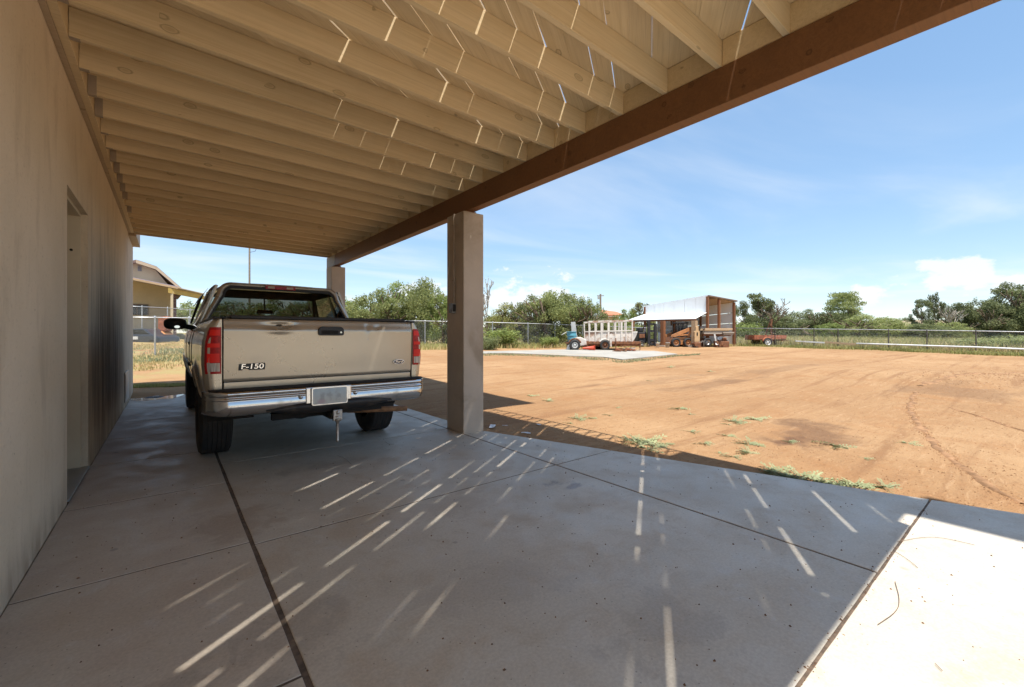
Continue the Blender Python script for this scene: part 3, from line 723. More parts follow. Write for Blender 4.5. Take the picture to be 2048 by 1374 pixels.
for s in (-1, 1):
    bs = side('bed_side', -1.10, .93, 0, .60, 1.352, s, rear=True)
    # rear corner post with the tail lamp let into it
    c = MB(); rows = []
    for i in range(15):
        z = .64 + (1.352 - .64) * i / 14; xo = prof(z) - .035
        rows.append([(s * .862, -1.102, z), (s * (.862 + (xo - .862) * .5), -1.108, z), (s * (xo - .012), -1.107, z), (s * xo, -1.10, z)])
    c.smooth = True; c.grid(rows); c.build('corner_post', 'truck_paint', bs)
    def lamp(z0, z1, u0, u1, out, nz=10, nu=12):
        rows = []
        for i in range(nz + 1):
            z = z0 + (z1 - z0) * i / nz; xo = prof(z) - .012; row = []
            for k in range(nu + 1):
                u = u0 + (u1 - u0) * k / nu
                if u < .7: q = u / .7; x = .868 + (xo - .868) * q * .93; y = -1.118 - out + .03 * q ** 3
                else: q = (u - .7) / .3; x = .868 + (xo - .868) * (.93 + .07 * math.sin(q * math.pi / 2)) + out * q; y = -1.088 - out + .085 * q
                row.append((s * x, y, z))
            rows.append(row)
        return rows
    L = MB(); L.smooth = True; L.grid(lamp(.895, 1.285, 0, 1, 0)); 
    lo = L.build('tail_light', 'lamp_red', truck)
    for (z0, z1, m) in ((.915, .985, 'lamp_clear'), (.990, 1.065, 'lamp_bright'), (1.115, 1.15, 'lamp_bright'), (1.215, 1.265, 'lamp_bright')):
        g = MB(); g.smooth = True; g.grid(lamp(z0, z1, .07, .62, .002, 3)); g.build('lens', m, lo)
    rc = MB(); rc.b2((s * .875 - .05, -1.06, 1.352), (s * .875 + .05, .90, 1.378)); rc.build('bed_rail_cap', 'trim_black', bs, bevel=.01)
    e = MB(); e.b2((s * .90 - .045, -1.095, .60), (s * .90 + .045, -1.06, .70)); e.build('corner_filler', 'trim_black', bs)
# tailgate with its dents
dents = [(tp(560, 651, -1.12), .105, .026, .030), (tp(735, 655, -1.12), .02, .05, .008), (tp(755, 655, -1.12), .03, .02, .006), (tp(700, 735, -1.12), .3, .09, .0022)]
rows = []
TG = ((.822, -1.100), (.84, -1.106), (.95, -1.112), (1.10, -1.119), (1.22, -1.124), (1.262, -1.126), (1.285, -1.120), (1.305, -1.112), (1.345, -1.102), (1.356, -1.092), (1.36, -1.07))
def tgy(z):
    for (a, ya), (c, yc) in zip(TG, TG[1:]):
        if z <= c: return ya + (yc - ya) * (z - a) / (c - a)
    return TG[-1][1]
zs = sorted(set([.822 + (1.30 - .822) * i / 48 for i in range(49)] + [1.305, 1.32, 1.335, 1.345, 1.352, 1.356, 1.359]))
for z in zs:
    row = []
    for k in range(111):
        x = -.851 + 1.702 * k / 110; y = tgy(z) + .008 * (abs(x) / .85) ** 4
        for (dx, dz), rx, rz, amp in dents:
            q = ((x - dx) / rx) ** 2 + ((z - dz) / rz) ** 2; y += amp * math.exp(-q) - (amp * .35 * math.exp(-((x - dx) / rx) ** 2 - ((z - dz + rz * 1.7) / rz) ** 2))
        y += .0010 * mnoise.noise((x * 1.6, z * 2.3, 8)); row.append((x, y, z))
    rows.append(row)
b = MB(); b.smooth = True; b.grid(rows); gate = b.build('tailgate', 'truck_paint', truck)
b = MB(); b.b2((-.85, -1.092, .72), (.85, -1.06, .816)); b.build('rear_sill', 'truck_paint', truck, bevel=.004)
b = MB(); b.b2((-.853, -1.085, .60), (.853, -1.0, 1.345)); b.build('tailgate_shadow_gap', 'under_black', truck)
hx0, hz1 = tp(636, 650, -1.125); hx1, hz0 = tp(687, 674, -1.125); hz0, hz1 = (hz0 + hz1) / 2 - .043, (hz0 + hz1) / 2 + .043
hc = ((hx0 + hx1) / 2, (hz0 + hz1) / 2); hw, hh = (hx1 - hx0) / 2, (hz1 - hz0) / 2
def rrect(cx, cz, w, h, r, n=6, y=0, rt=None):
    pts = []; rt = rt or r
    for (sx, sz, a0, q) in ((1, 1, 0, rt), (-1, 1, 90, rt), (-1, -1, 180, r), (1, -1, 270, r)):
        for i in range(n + 1):
            a = R(a0 + 90 * i / n); pts.append(Vector((cx + sx * (w - q) + q * math.cos(a), y, cz + sz * (h - q) + q * math.sin(a))))
    return pts
b = MB(); b.prism(rrect(hc[0], hc[1], hw, hh, .022, y=-1.146, rt=.04), (0, .03, 0)); hd = b.build('tailgate_handle', 'trim_black', gate, bevel=.004)
b = MB(); b.prism(rrect(hc[0] - .015, hc[1] - .012, hw * .66, hh * .42, .012, y=-1.1485), (0, .002, 0)); b.build('grip_recess', 'under_black', hd)
b = MB(); b.cyl((hc[0] + hw * .74, -1.152, hc[1] - .012), (hc[0] + hw * .74, -1.145, hc[1] - .012), .009, n=14); b.build('lock', 'chrome', hd)
fx0, fz = tp(478, 734, -1.117); fx1, _ = tp(531, 733, -1.117); fw = fx1 - fx0; fcx = (fx0 + fx1) / 2
b = MB(); b.prism([Vector((fcx - fw * .50, -1.1205, fz + .024)), Vector((fcx + fw * .48, -1.1205, fz + .030)), Vector((fcx + fw * .50, -1.1205, fz + .012)), Vector((fcx + fw * .47, -1.1205, fz - .030)), Vector((fcx - fw * .12, -1.1205, fz - .030)), Vector((fcx - fw * .2, -1.1205, fz - .018)), Vector((fcx - fw * .34, -1.1205, fz - .018)), Vector((fcx - fw * .38, -1.1205, fz - .030)), Vector((fcx - fw * .52, -1.1205, fz - .030))], (0, .008, 0))
bp = b.build('badge', 'badge_black', gate, bevel=.0015)
tm = text_mesh('badge_letters', 'F-150', .062, .0010, 'badge_chrome', bp, .10, 1.22, .0006); tm.rotation_euler = (R(90), 0, 0); tm.location = (fcx - .002, -1.1225, fz)
ox, oz = tp(797, 723.5, -1.112); b = MB(); b.prism([(ox + .062 * math.cos(a * math.pi / 16), -1.1225, oz + .026 * math.sin(a * math.pi / 16)) for a in range(32)], (0, .012, 0)); ov = b.build('oval_badge', 'badge_chrome', gate, bevel=.0015)
b = MB(); b.prism([(ox + .056 * math.cos(a * math.pi / 16), -1.1250, oz + .0215 * math.sin(a * math.pi / 16)) for a in range(32)], (0, .002, 0)); b.build('oval_field', 'badge_blue', ov)
tm = text_mesh('oval_letters', 'Ford', .036, .0006, 'badge_chrome', ov, .3, 1.15); tm.rotation_euler = (R(90), 0, 0); tm.location = (ox, -1.1258, oz + .002)
# small scuff on the gate
sx, sz = tp(735, 672, -1.122); b = MB(); b.prism([(sx - .006, -1.1245, sz + .03), (sx + .004, -1.1245, sz + .028), (sx + .012, -1.1245, sz - .02), (sx + .006, -1.1245, sz - .05), (sx - .002, -1.1245, sz - .03)], (0, .003, 0)); b.build('scrape', 'steel', gate)
# bed cover
b = MB(); b.b2((-.80, -1.075, 1.362), (.80, .90, 1.392)); b.build('bed_cover', 'trim_black', truck, bevel=.012)
# rear bumper
BP = ((.10, .735), (.02, .752), (0, .746), (0, .716), (.012, .709), (.012, .700), (-.004, .694), (-.004, .684), (.006, .678), (0, .668), (-.004, .62), (.004, .585), (.03, .552), (.075, .538))
rows = []
for i in range(61):
    x = -1.0 + 2.0 * i / 60; a = abs(x); yc = -1.295 + .02 * a * a
    if a > .84: yc += .20 * ((a - .84) / .16) ** 2.2
    rows.append([(x * (1 if a < .9 else 1 - .0 * a), yc + dy, z + (.02 * ((a - .8) / .2) ** 2 if a > .8 and z < .62 else 0)) for dy, z in BP])
b = MB(); b.smooth = True; b.grid(rows); bump = b.build('rear_bumper', 'chrome', truck, solid=.004)
b = MB(); rows = []
for i in range(41):
    x = -.96 + 1.92 * i / 40; a = abs(x); yc = -1.285 + .02 * a * a + (.2 * ((a - .84) / .16) ** 2.2 if a > .84 else 0)
    rows.append([(x, yc, .7535), (x, yc + .02, .764), (x, -1.11 if yc < -1.13 else yc + .03, .764)])
b.smooth = True; b.grid(rows); b.build('step_pad', 'rubber', bump)
b = MB(); rows = []
for i in range(41):
    x = -.56 + 1.12 * i / 40; a = abs(x) / .56; zt = .618 - .055 * a ** 3; zb = .50 + .052 * a ** 3
    rows.append([(x, -1.20, zt + .008), (x, -1.308 + .02 * a * a, zt), (x, -1.318 + .03 * a * a, (zt * .6 + zb * .4)), (x, -1.285 + .03 * a * a, zb + .01), (x, -1.19, zb)])
b.smooth = True; b.grid(rows); b.build('lower_valance', 'trim_black', bump)
x0, z1 = tp(625, 772, -1.33); x1, z0 = tp(694, 811, -1.33); pc = ((x0 + x1) / 2, .665)
b = MB(); b.b2((pc[0] - .20, -1.306, .60), (pc[0] + .20, -1.28, .747)); b.build('plate_recess', 'chrome', bump, bevel=.008)
b = MB(); b.prism(rrect(0, 0, .1525, .076, .014, y=-.0015), (0, .003, 0)); pl = b.build('licence_plate', 'plate', bump); pl.location = (pc[0], -1.330, pc[1])
b = MB(); ro, ri = rrect(0, 0, .158, .081, .017, y=-.003), rrect(0, 0, .148, .071, .012, y=-.003); b.grid([[p + Vector((0, .006, 0)) for p in ro], ro, ri, [p + Vector((0, .006, 0)) for p in ri]], close=True); pf = b.build('plate_frame', 'chrome', bump); pf.location = (pc[0], -1.330, pc[1])
for dx in (-.24, .24):
    b = MB(); b.lathe([(.0, -.012), (.014, -.010), (.02, 0), (.02, .01)], (pc[0] + dx, -1.30, .668), axis='y', n=16); b.build('bumper_bolt', 'chrome', bump)
# hitch, exhaust, running gear
b = MB(); b.b2((-.50, -1.16, .46), (.50, -1.10, .52)); b.b2((-.04, -1.27, .435), (.04, -1.0, .515)); ht = b.build('tow_hitch', 'under_black', truck, bevel=.004)
hx, hz = tp(674, 836, -1.33); b = MB(); b.b2((-.03, -1.34, .445), (.03, -1.2, .505)); b.b2((hx - .04, -1.36, .43), (hx + .04, -1.32, .53)); b.b2((min(hx, 0), -1.35, .45), (max(hx, .03), -1.32, .50)); b.build('ball_mount', 'steel', ht, bevel=.005)
b = MB(); b.lathe([(0, .585), (.016, .58), (.024, .565), (.022, .55), (.013, .538), (.013, .53), (.03, .528), (.03, .518)], (hx, -1.345, -.055), n=18); b.lathe([(.032, .45), (.032, .43), (.018, .42), (.013, .40), (.011, .26), (.016, .25), (.013, .235), (0, .23)], (hx, -1.345, 0), n=16); b.build('tow_ball', 'steel', ht)
x0, z0 = tp(700, 823, -.85); x1, z1 = tp(812, 816, -.85)
b = MB(); b.tube([(x0 - .4, .5, .47), (x0 - .15, -.5, .50), (x0, -.80, z0 + .01), (x0 + .12, -.85, z0 + .005), (x1, -.86, z1)], .031, 14); b.build('exhaust_pipe', 'rust_pipe', truck)
b = MB(); b.cyl((-.7, 0, .40), (.7, 0, .40), .045, n=12); b.lathe([(.03, -.16), (.13, -.1), (.16, 0), (.13, .1), (.03, .14)], (0, .0, .40), axis='y', n=16); b.build('rear_axle', 'under_black', truck)
b = MB()
for s in (-1, 1): b.b2((s * .45 - .04, -1.05, .50), (s * .45 + .04, 4.1, .62)); b.tube([(s * .52, -.75, .52), (s * .52, -.4, .44), (s * .52, 0, .41), (s * .52, .4, .44), (s * .52, .75, .52)], .03, 6)
b.b2((-.85, -1.0, .61), (.85, .92, .66)); b.b2((-.85, .95, .50), (.85, 3.1, .60)); b.b2((-.25, 1.2, .38), (.2, 2.6, .5)); b.cyl((0, -.62, .50), (0, -.62, .60), .34, n=24)
b.build('chassis', 'under_black', truck)
def wheel(x, y, s):
    Rr, hwid = .388, .135; b = MB(); pr = [(.20, -hwid * .86), (.23, -hwid * .98), (.30, -hwid * 1.06), (.36, -hwid * .98), (Rr - .008, -hwid * .84)]
    for k in range(6):
        a0 = -hwid * .80 + k * (hwid * 1.6 / 5.6); pr += [(Rr, a0), (Rr, a0 + .034)] + ([(Rr - .013, a0 + .035), (Rr - .013, a0 + .0375)] if k < 5 else [])
    pr += [(Rr - .008, hwid * .84), (.36, hwid * .98), (.30, hwid * 1.06), (.23, hwid * .98), (.20, hwid * .86)]
    pr = sorted(pr[:5], key=lambda q: q[1]) and pr
    b.lathe(pr, (0, 0, 0), axis='x', n=56)
    for f in range(len(b.sm)): b.sm[f] = False if 5 <= f // 56 < len(pr) - 6 else True
    w = empty('wheel', (x, y, .386)); w.parent = truck; b.build('tyre', 'rubber', w)
    r = MB(); r.lathe([(0, s * .03), (.05, s * .03), (.06, s * .02), (.12, s * .045), (.165, s * .02), (.175, s * .10), (.205, s * .115), (.205, s * .10), (.19, -s * .11), (.205, -s * .118)], (0, 0, 0), axis='x', n=36); r.build('rim', 'steel', w)
    for k in range(8):
        a = 2 * math.pi * k / 8; h = MB(); c = Vector((s * .045, .135 * math.cos(a), .135 * math.sin(a))); h.cyl(c - Vector((s * .012, 0, 0)), c + Vector((s * .003, 0, 0)), .022, n=10); h.build('rim_hole', 'under_black', w)
for s in (-1, 1):
    wheel(s * .845, 0, s); wheel(s * .845, 3.53, s)
# cab
def rlower(s):
    o = side('cab_side', .955, 4.32, 3.53, .56, 1.30, s, n=84)
    for yy in (.99, 1.62, 2.86):
        b = MB(); b.tube([(s * (prof(z) + .001), yy, z) for z in [.62 + .66 * i / 12 for i in range(13)]], .004, 5); b.build('door_seam', 'under_black', o)
    b = MB(); b.b2((s * .985 - .02, 1.72, 1.09), (s * .985 + .022, 1.90, 1.13)); b.build('door_handle', 'trim_black', o, bevel=.008)
    b = MB(); b.tube([(s * 1.012, y, .86) for y in (1.0, 1.6, 2.2, 2.85)], .016, 6); b.build('side_moulding', 'trim_black', o)
for s in (-1, 1): rlower(s)
def cabring(hw0, hw1, z0, z1, r, n=10):
    pts = []
    for (cx, cz, a0) in ((hw1 - r, z1 - r, 0), (-(hw1 - r), z1 - r, 90), (-(hw0 - r * .5), z0 + r * .5, 180), (hw0 - r * .5, z0 + r * .5, 270)):
        q = r if cz > 1.6 else r * .5
        for i in range(n + 1):
            a = R(a0 + 90 * i / n); x, z = cx + q * math.cos(a), cz + q * math.sin(a); pts.append(Vector((x, .955 + max(0, z - 1.28) * .20, z)))
    return pts
outer = cabring(.93, .735, 1.24, 1.895, .15); mid = [p + Vector((0, -.012, 0)) for p in cabring(.905, .708, 1.26, 1.872, .135)]; inner = [p + Vector((0, -.004, 0)) for p in cabring(.868, .682, 1.30, 1.848, .115)]
b = MB(); b.smooth = True; b.grid([[p + Vector((0, .12, 0)) for p in outer], outer, mid, inner, [p + Vector((0, .05, 0)) for p in inner]], close=True); cr = b.build('cab_rear', 'truck_paint', truck)
b = MB(); b.b2((-.92, .945, .60), (.92, .985, 1.262)); b.build('cab_back_wall', 'truck_paint', truck)
gl_ = [p + Vector((0, .012, 0)) for p in cabring(.875, .69, 1.295, 1.853, .12)]
b = MB(); b.add(gl_, [tuple(range(len(gl_)))]); b.build('rear_window', 'tint_glass', truck)
seal = MB(); ring2 = [p + Vector((0, -.001, 0)) for p in cabring(.845, .655, 1.33, 1.815, .095)]; seal.grid([[p + Vector((0, -.009, 0)) for p in inner], [p + Vector((0, -.008, 0)) for p in ring2], ring2], close=True); seal.build('window_seal', 'trim_black', cr)
x0, z1 = tp(530, 562.5, 1.07); x1, z0 = tp(590, 572, 1.07)
b = MB(); b.b2((x0, 1.036, 1.832), (x1, 1.085, 1.880)); ch = b.build('high_brake_light', 'lamp_red', truck, bevel=.004)
for u0, u1 in ((.08, .30), (.70, .92)): b = MB(); b.b2((x0 + (x1 - x0) * u0, 1.0335, 1.842), (x0 + (x1 - x0) * u1, 1.0365, 1.870)); b.build('cargo_lens', 'amber_clear', ch)
rows = []
for i in range(16):
    y = 1.06 + 1.42 * i / 15; zc = 1.90 + .03 * math.sin(math.pi * min(1, i / 9) / 2) - (.02 * ((i - 11) / 4) ** 2 if i > 11 else 0); row = []
    for k in range(25):
        u = -1 + 2 * k / 24; a = abs(u); x = .745 * (math.copysign(1 - (1 - a) ** 1.0, u)); z = zc - .022 * a ** 2 - .075 * a ** 9; row.append((x, y, z))
    rows.append(row)
b = MB(); b.smooth = True; b.grid(rows); b.build('cab_roof', 'truck_paint', truck, solid=.02)
b = MB(); b.b2((-.70, 1.09, 1.796), (.70, 2.45, 1.806)); b.build('headliner', 'cabin', truck)
for s in (-1, 1):
    b = MB(); b.add([(s * .945, 1.12, 1.30), (s * .945, 2.98, 1.30), (s * .735, 2.42, 1.83), (s * .735, 1.15, 1.83)], [(0, 1, 2, 3)]); b.build('side_window', 'tint_glass', truck)
    for (y0, y1) in ((1.10, 1.12), (1.62, 1.60)):
        b = MB(); b.bar((s * .935, y0, 1.28), (s * .74, y1, 1.85), .03, .10, Vector((0, 1, 0))); b.build('pillar', 'truck_paint', truck, bevel=.006)
    b = MB(); b.bar((s * .915, 3.06, 1.27), (s * .735, 2.44, 1.85), .05, .07); b.build('windshield_pillar', 'truck_paint', truck, bevel=.01)
    b = MB(); b.tube([(s * .75, 1.12, 1.835), (s * .757, 1.8, 1.842), (s * .75, 2.42, 1.838)], .022, 8); b.build('roof_rail', 'truck_paint', truck)
    b = MB(); b.add([(s * .955, 1.66, 1.60), (s * .80, 1.62, 1.85), (s * .80, 2.42, 1.85), (s * .93, 2.92, 1.40), (s * .955, 2.86, 1.40), (s * .87, 2.35, 1.76)], [(0, 1, 2, 5), (5, 2, 3, 4)]); b.build('window_visor', 'trim_black', truck, solid=.004)
    b = MB(); cx, cz = s * 1.135, 1.385
    b.smooth = True; rows = []
    for i in range(9):
        a = math.pi * i / 8; rr_ = math.sin(a) ** .6 if 0 < i < 8 else .02; rows.append([(cx + .135 * rr_ * (abs(math.cos(t_)) ** .7) * math.copysign(1, math.cos(t_)), 2.55 - .07 * math.cos(a), cz + .085 * rr_ * (abs(math.sin(t_)) ** .7) * math.copysign(1, math.sin(t_))) for t_ in [2 * math.pi * k / 24 for k in range(24)]])
    b.grid(rows, close=True); mo = b.build('side_mirror', 'trim_black', truck)
    b = MB(); b.bar((s * .93, 2.66, 1.33), (s * 1.06, 2.58, 1.36), .05, .07); b.build('mirror_arm', 'trim_black', mo, bevel=.008)
    b = MB(); b.prism([Vector((cx - s * .02, 2.4805, cz - .045)) + Vector((.032 * math.cos(a), 0, .02 * math.sin(a))) for a in [math.pi * k / 8 for k in range(16)]], (0, .004, 0)); b.build('mirror_spot', 'mirror_glass', mo)
b = MB(); b.add([(-.90, 3.06, 1.26), (.90, 3.06, 1.26), (.735, 2.46, 1.84), (-.735, 2.46, 1.84)], [(0, 1, 2, 3)]); b.build('windshield', 'tint_glass', truck)
b = MB(); b.prism([(-.10, 2.40, 1.56), (.10, 2.40, 1.56), (.115, 2.40, 1.585), (.10, 2.40, 1.622), (-.10, 2.40, 1.622), (-.115, 2.40, 1.585)], (0, .04, 0)); b.bar((0, 2.43, 1.61), (0, 2.50, 1.80), .02); b.build('interior_mirror', 'cabin', truck, bevel=.006)
b = MB(); b.b2((-.86, 2.72, .80), (.86, 3.05, 1.24)); b.build('dashboard', 'cabin', truck, bevel=.03)
for s in (-1, 1):
    b = MB(); b.b2((s * .40 - .27, 1.75, .65), (s * .40 + .27, 2.25, .90)); b.b2((s * .40 - .26, 1.66, .85), (s * .40 + .26, 1.80, 1.32)); b.b2((s * .40 - .12, 1.68, 1.34), (s * .40 + .12, 1.77, 1.46)); b.build('seat', 'seat_cloth', truck, bevel=.03)
b = MB(); b.lathe([(.17, -.012), (.182, 0), (.17, .012), (.158, 0), (.17, -.012)], (-.40, 2.62, 1.2), axis='y', n=28); b.build('steering_wheel', 'cabin', truck)
rows = []
for i in range(14):
    y = 3.04 + 1.30 * i / 13; z = 1.275 - .10 * (i / 13) ** 2; rows.append([(x * (1 - .1 * (i / 13) ** 3), y, z - .06 * abs(x / .95) ** 3 + (.025 if abs(x) < .45 else 0)) for x in [-.95 + 1.9 * k / 20 for k in range(21)]])
b = MB(); b.smooth = True; b.grid(rows); b.build('hood', 'truck_paint', truck, solid=.02)
b = MB(); b.b2((-.86, 4.28, .60), (.86, 4.40, 1.14)); b.build('grille', 'chrome', truck, bevel=.03)
b = MB(); b.b2((-.96, 4.36, .48), (.96, 4.50, .70)); b.build('front_bumper', 'chrome', truck, bevel=.04)
for s in (-1, 1): b = MB(); b.b2((s * .74 - .14, 4.38, .86), (s * .74 + .14, 4.42, 1.08)); b.build('headlight', 'lamp_clear', truck, bevel=.02)

# ------------------------------------------------------------------ chain-link fences
def interp(tab, x):
    for (a, va), (c, vc) in zip(tab, tab[1:]):
        if x <= c: return va + (vc - va) * (x - a) / (c - a)
    return tab[-1][1]
def fence(label, posts, base, top, pmat='galvanised', pr=.03, mesh=True, gap=.085):
    p0 = gh(posts[0], interp(base, posts[0])); root = tag(empty('chain_link_fence', p0), label, 'fence', None); o0 = Vector(p0)
    P = []
    for px in posts:
        q = gh(px, interp(base, px)); zt = EYE + (HZ - interp(top, px)) / F * depth(q); P.append((q - o0, zt - o0.z))
    for q, zt in P:
        b = MB(); b.cyl((q.x, q.y, q.z - .1), (q.x, q.y, zt + .02), pr, n=8); b.lathe([(pr * 1.1, 0), (pr * 1.1, .03), (0, .05)], (q.x, q.y, zt + .02), n=8); b.build('post', pmat, root)
    b = MB(); b.tube([Vector((q.x, q.y, zt)) for q, zt in P], .022, 8); b.build('top_rail', 'galvanised', root)
    if mesh:
        for (q, zt), (r, zu) in zip(P, P[1:]):
            L = (Vector((r.x, r.y)) - Vector((q.x, q.y))).length; Hh = ((zt - q.z) + (zu - r.z)) / 2; b = MB()
            def pt(u, v): f = u / L; return Vector((q.x + (r.x - q.x) * f, q.y + (r.y - q.y) * f, (q.z + (r.z - q.z) * f) + v * ((zt - q.z) + ((zu - r.z) - (zt - q.z)) * f) / Hh))
            n = int((L + Hh) / gap)
            for sgn in (1, -1):
                for i in range(n):
                    u0 = -Hh + i * gap * 1.0; a, c = max(0, -u0), min(Hh, L - u0)
                    if c - a < .05: continue
                    p, w = (pt(u0 + a, a), pt(u0 + c, c)) if sgn > 0 else (pt(u0 + a, Hh - a), pt(u0 + c, Hh - c))
                    b.cyl(p, w, .0021, n=3, caps=False)
            o = b.build('wire_mesh', 'fence_wire', root, normals=False); o['kind'] = 'stuff'
    return root
base_m = ((200, 715), (310, 711), (420, 708), (560, 703), (690, 698), (775, 696), (850, 694.5), (970, 694), (1060, 693.5), (1145, 692.5), (1300, 690.5), (1480, 691))
top_m = ((200, 634), (310, 635), (420, 637), (560, 639), (690, 641), (850, 642), (970, 644.5), (1060, 647), (1145, 650), (1300, 656), (1480, 656))
fence('galvanised chain-link fence crossing the grass behind the pickup', (232, 310, 378, 450, 520, 590, 655, 712), base_m, top_m, gap=.075)
fence('chain-link fence in front of the mesquite thicket, ending at the shed', (716, 782, 850, 912, 985, 1056, 1110, 1165, 1225, 1290, 1345, 1405), base_m, top_m)
fence('chain-link fence on dark posts along the weedy field', (1472, 1550, 1628, 1676, 1777, 1854, 1952, 2060, 2190, 2360), ((1470, 690.5), (1628, 695.5), (1777, 700.5), (1952, 707), (2060, 711), (2360, 722)), ((1470, 656), (1628, 658), (1777, 659.7), (1952, 662), (2060, 664), (2360, 668)), 'dark_post', .028)
fence('second chain-link fence with a pale post before the neighbouring house', (236, 284, 335, 380, 440), ((230, 684), (335, 682), (440, 680)), ((230, 611), (335, 616), (440, 624)), gap=.095)
# the long white pipes and planks hung along the field fence
def lay(name, label, cat, pts, w, h, mat, rnd=False, group=None):
    P = [gh(px, by) for px, by, y in pts]; W = []
    for q, (px, by, y) in zip(P, pts): W.append(Vector((q.x, q.y, EYE + (HZ - y) / F * depth(q))) - FWD * .06)
    o = W[0].copy(); b = MB()
    if rnd: b.tube([p - o for p in W], w, 10)
    else:
        for p, q in zip(W, W[1:]): b.bar(p - o, q - o, w, h)
    r = b.build(name, mat, bevel=0 if rnd else .004); r.location = o; tag(r, label, cat, group); return r
lay('fence_pipe', 'long white pipe hung low along the dark-post field fence', 'pipe', [(1711, 698.3, 687), (1777, 700.5, 689), (1854, 703.4, 691.5), (1952, 707, 694.5), (2060, 711, 699), (2360, 722, 710)], .05, .05, 'white_pipe', True)
lay('fence_plank', 'weathered white plank wired to the fence beyond the red trailer', 'plank', [(1590, 694.3, 682), (1648, 696.2, 685.5)], .04, .09, 'white_pipe')
lay('fence_board', 'brown timber board wired to the fence between two white ones', 'board', [(1649, 696.2, 684.5), (1709, 698.2, 688.5)], .04, .12, 'raw_wood')

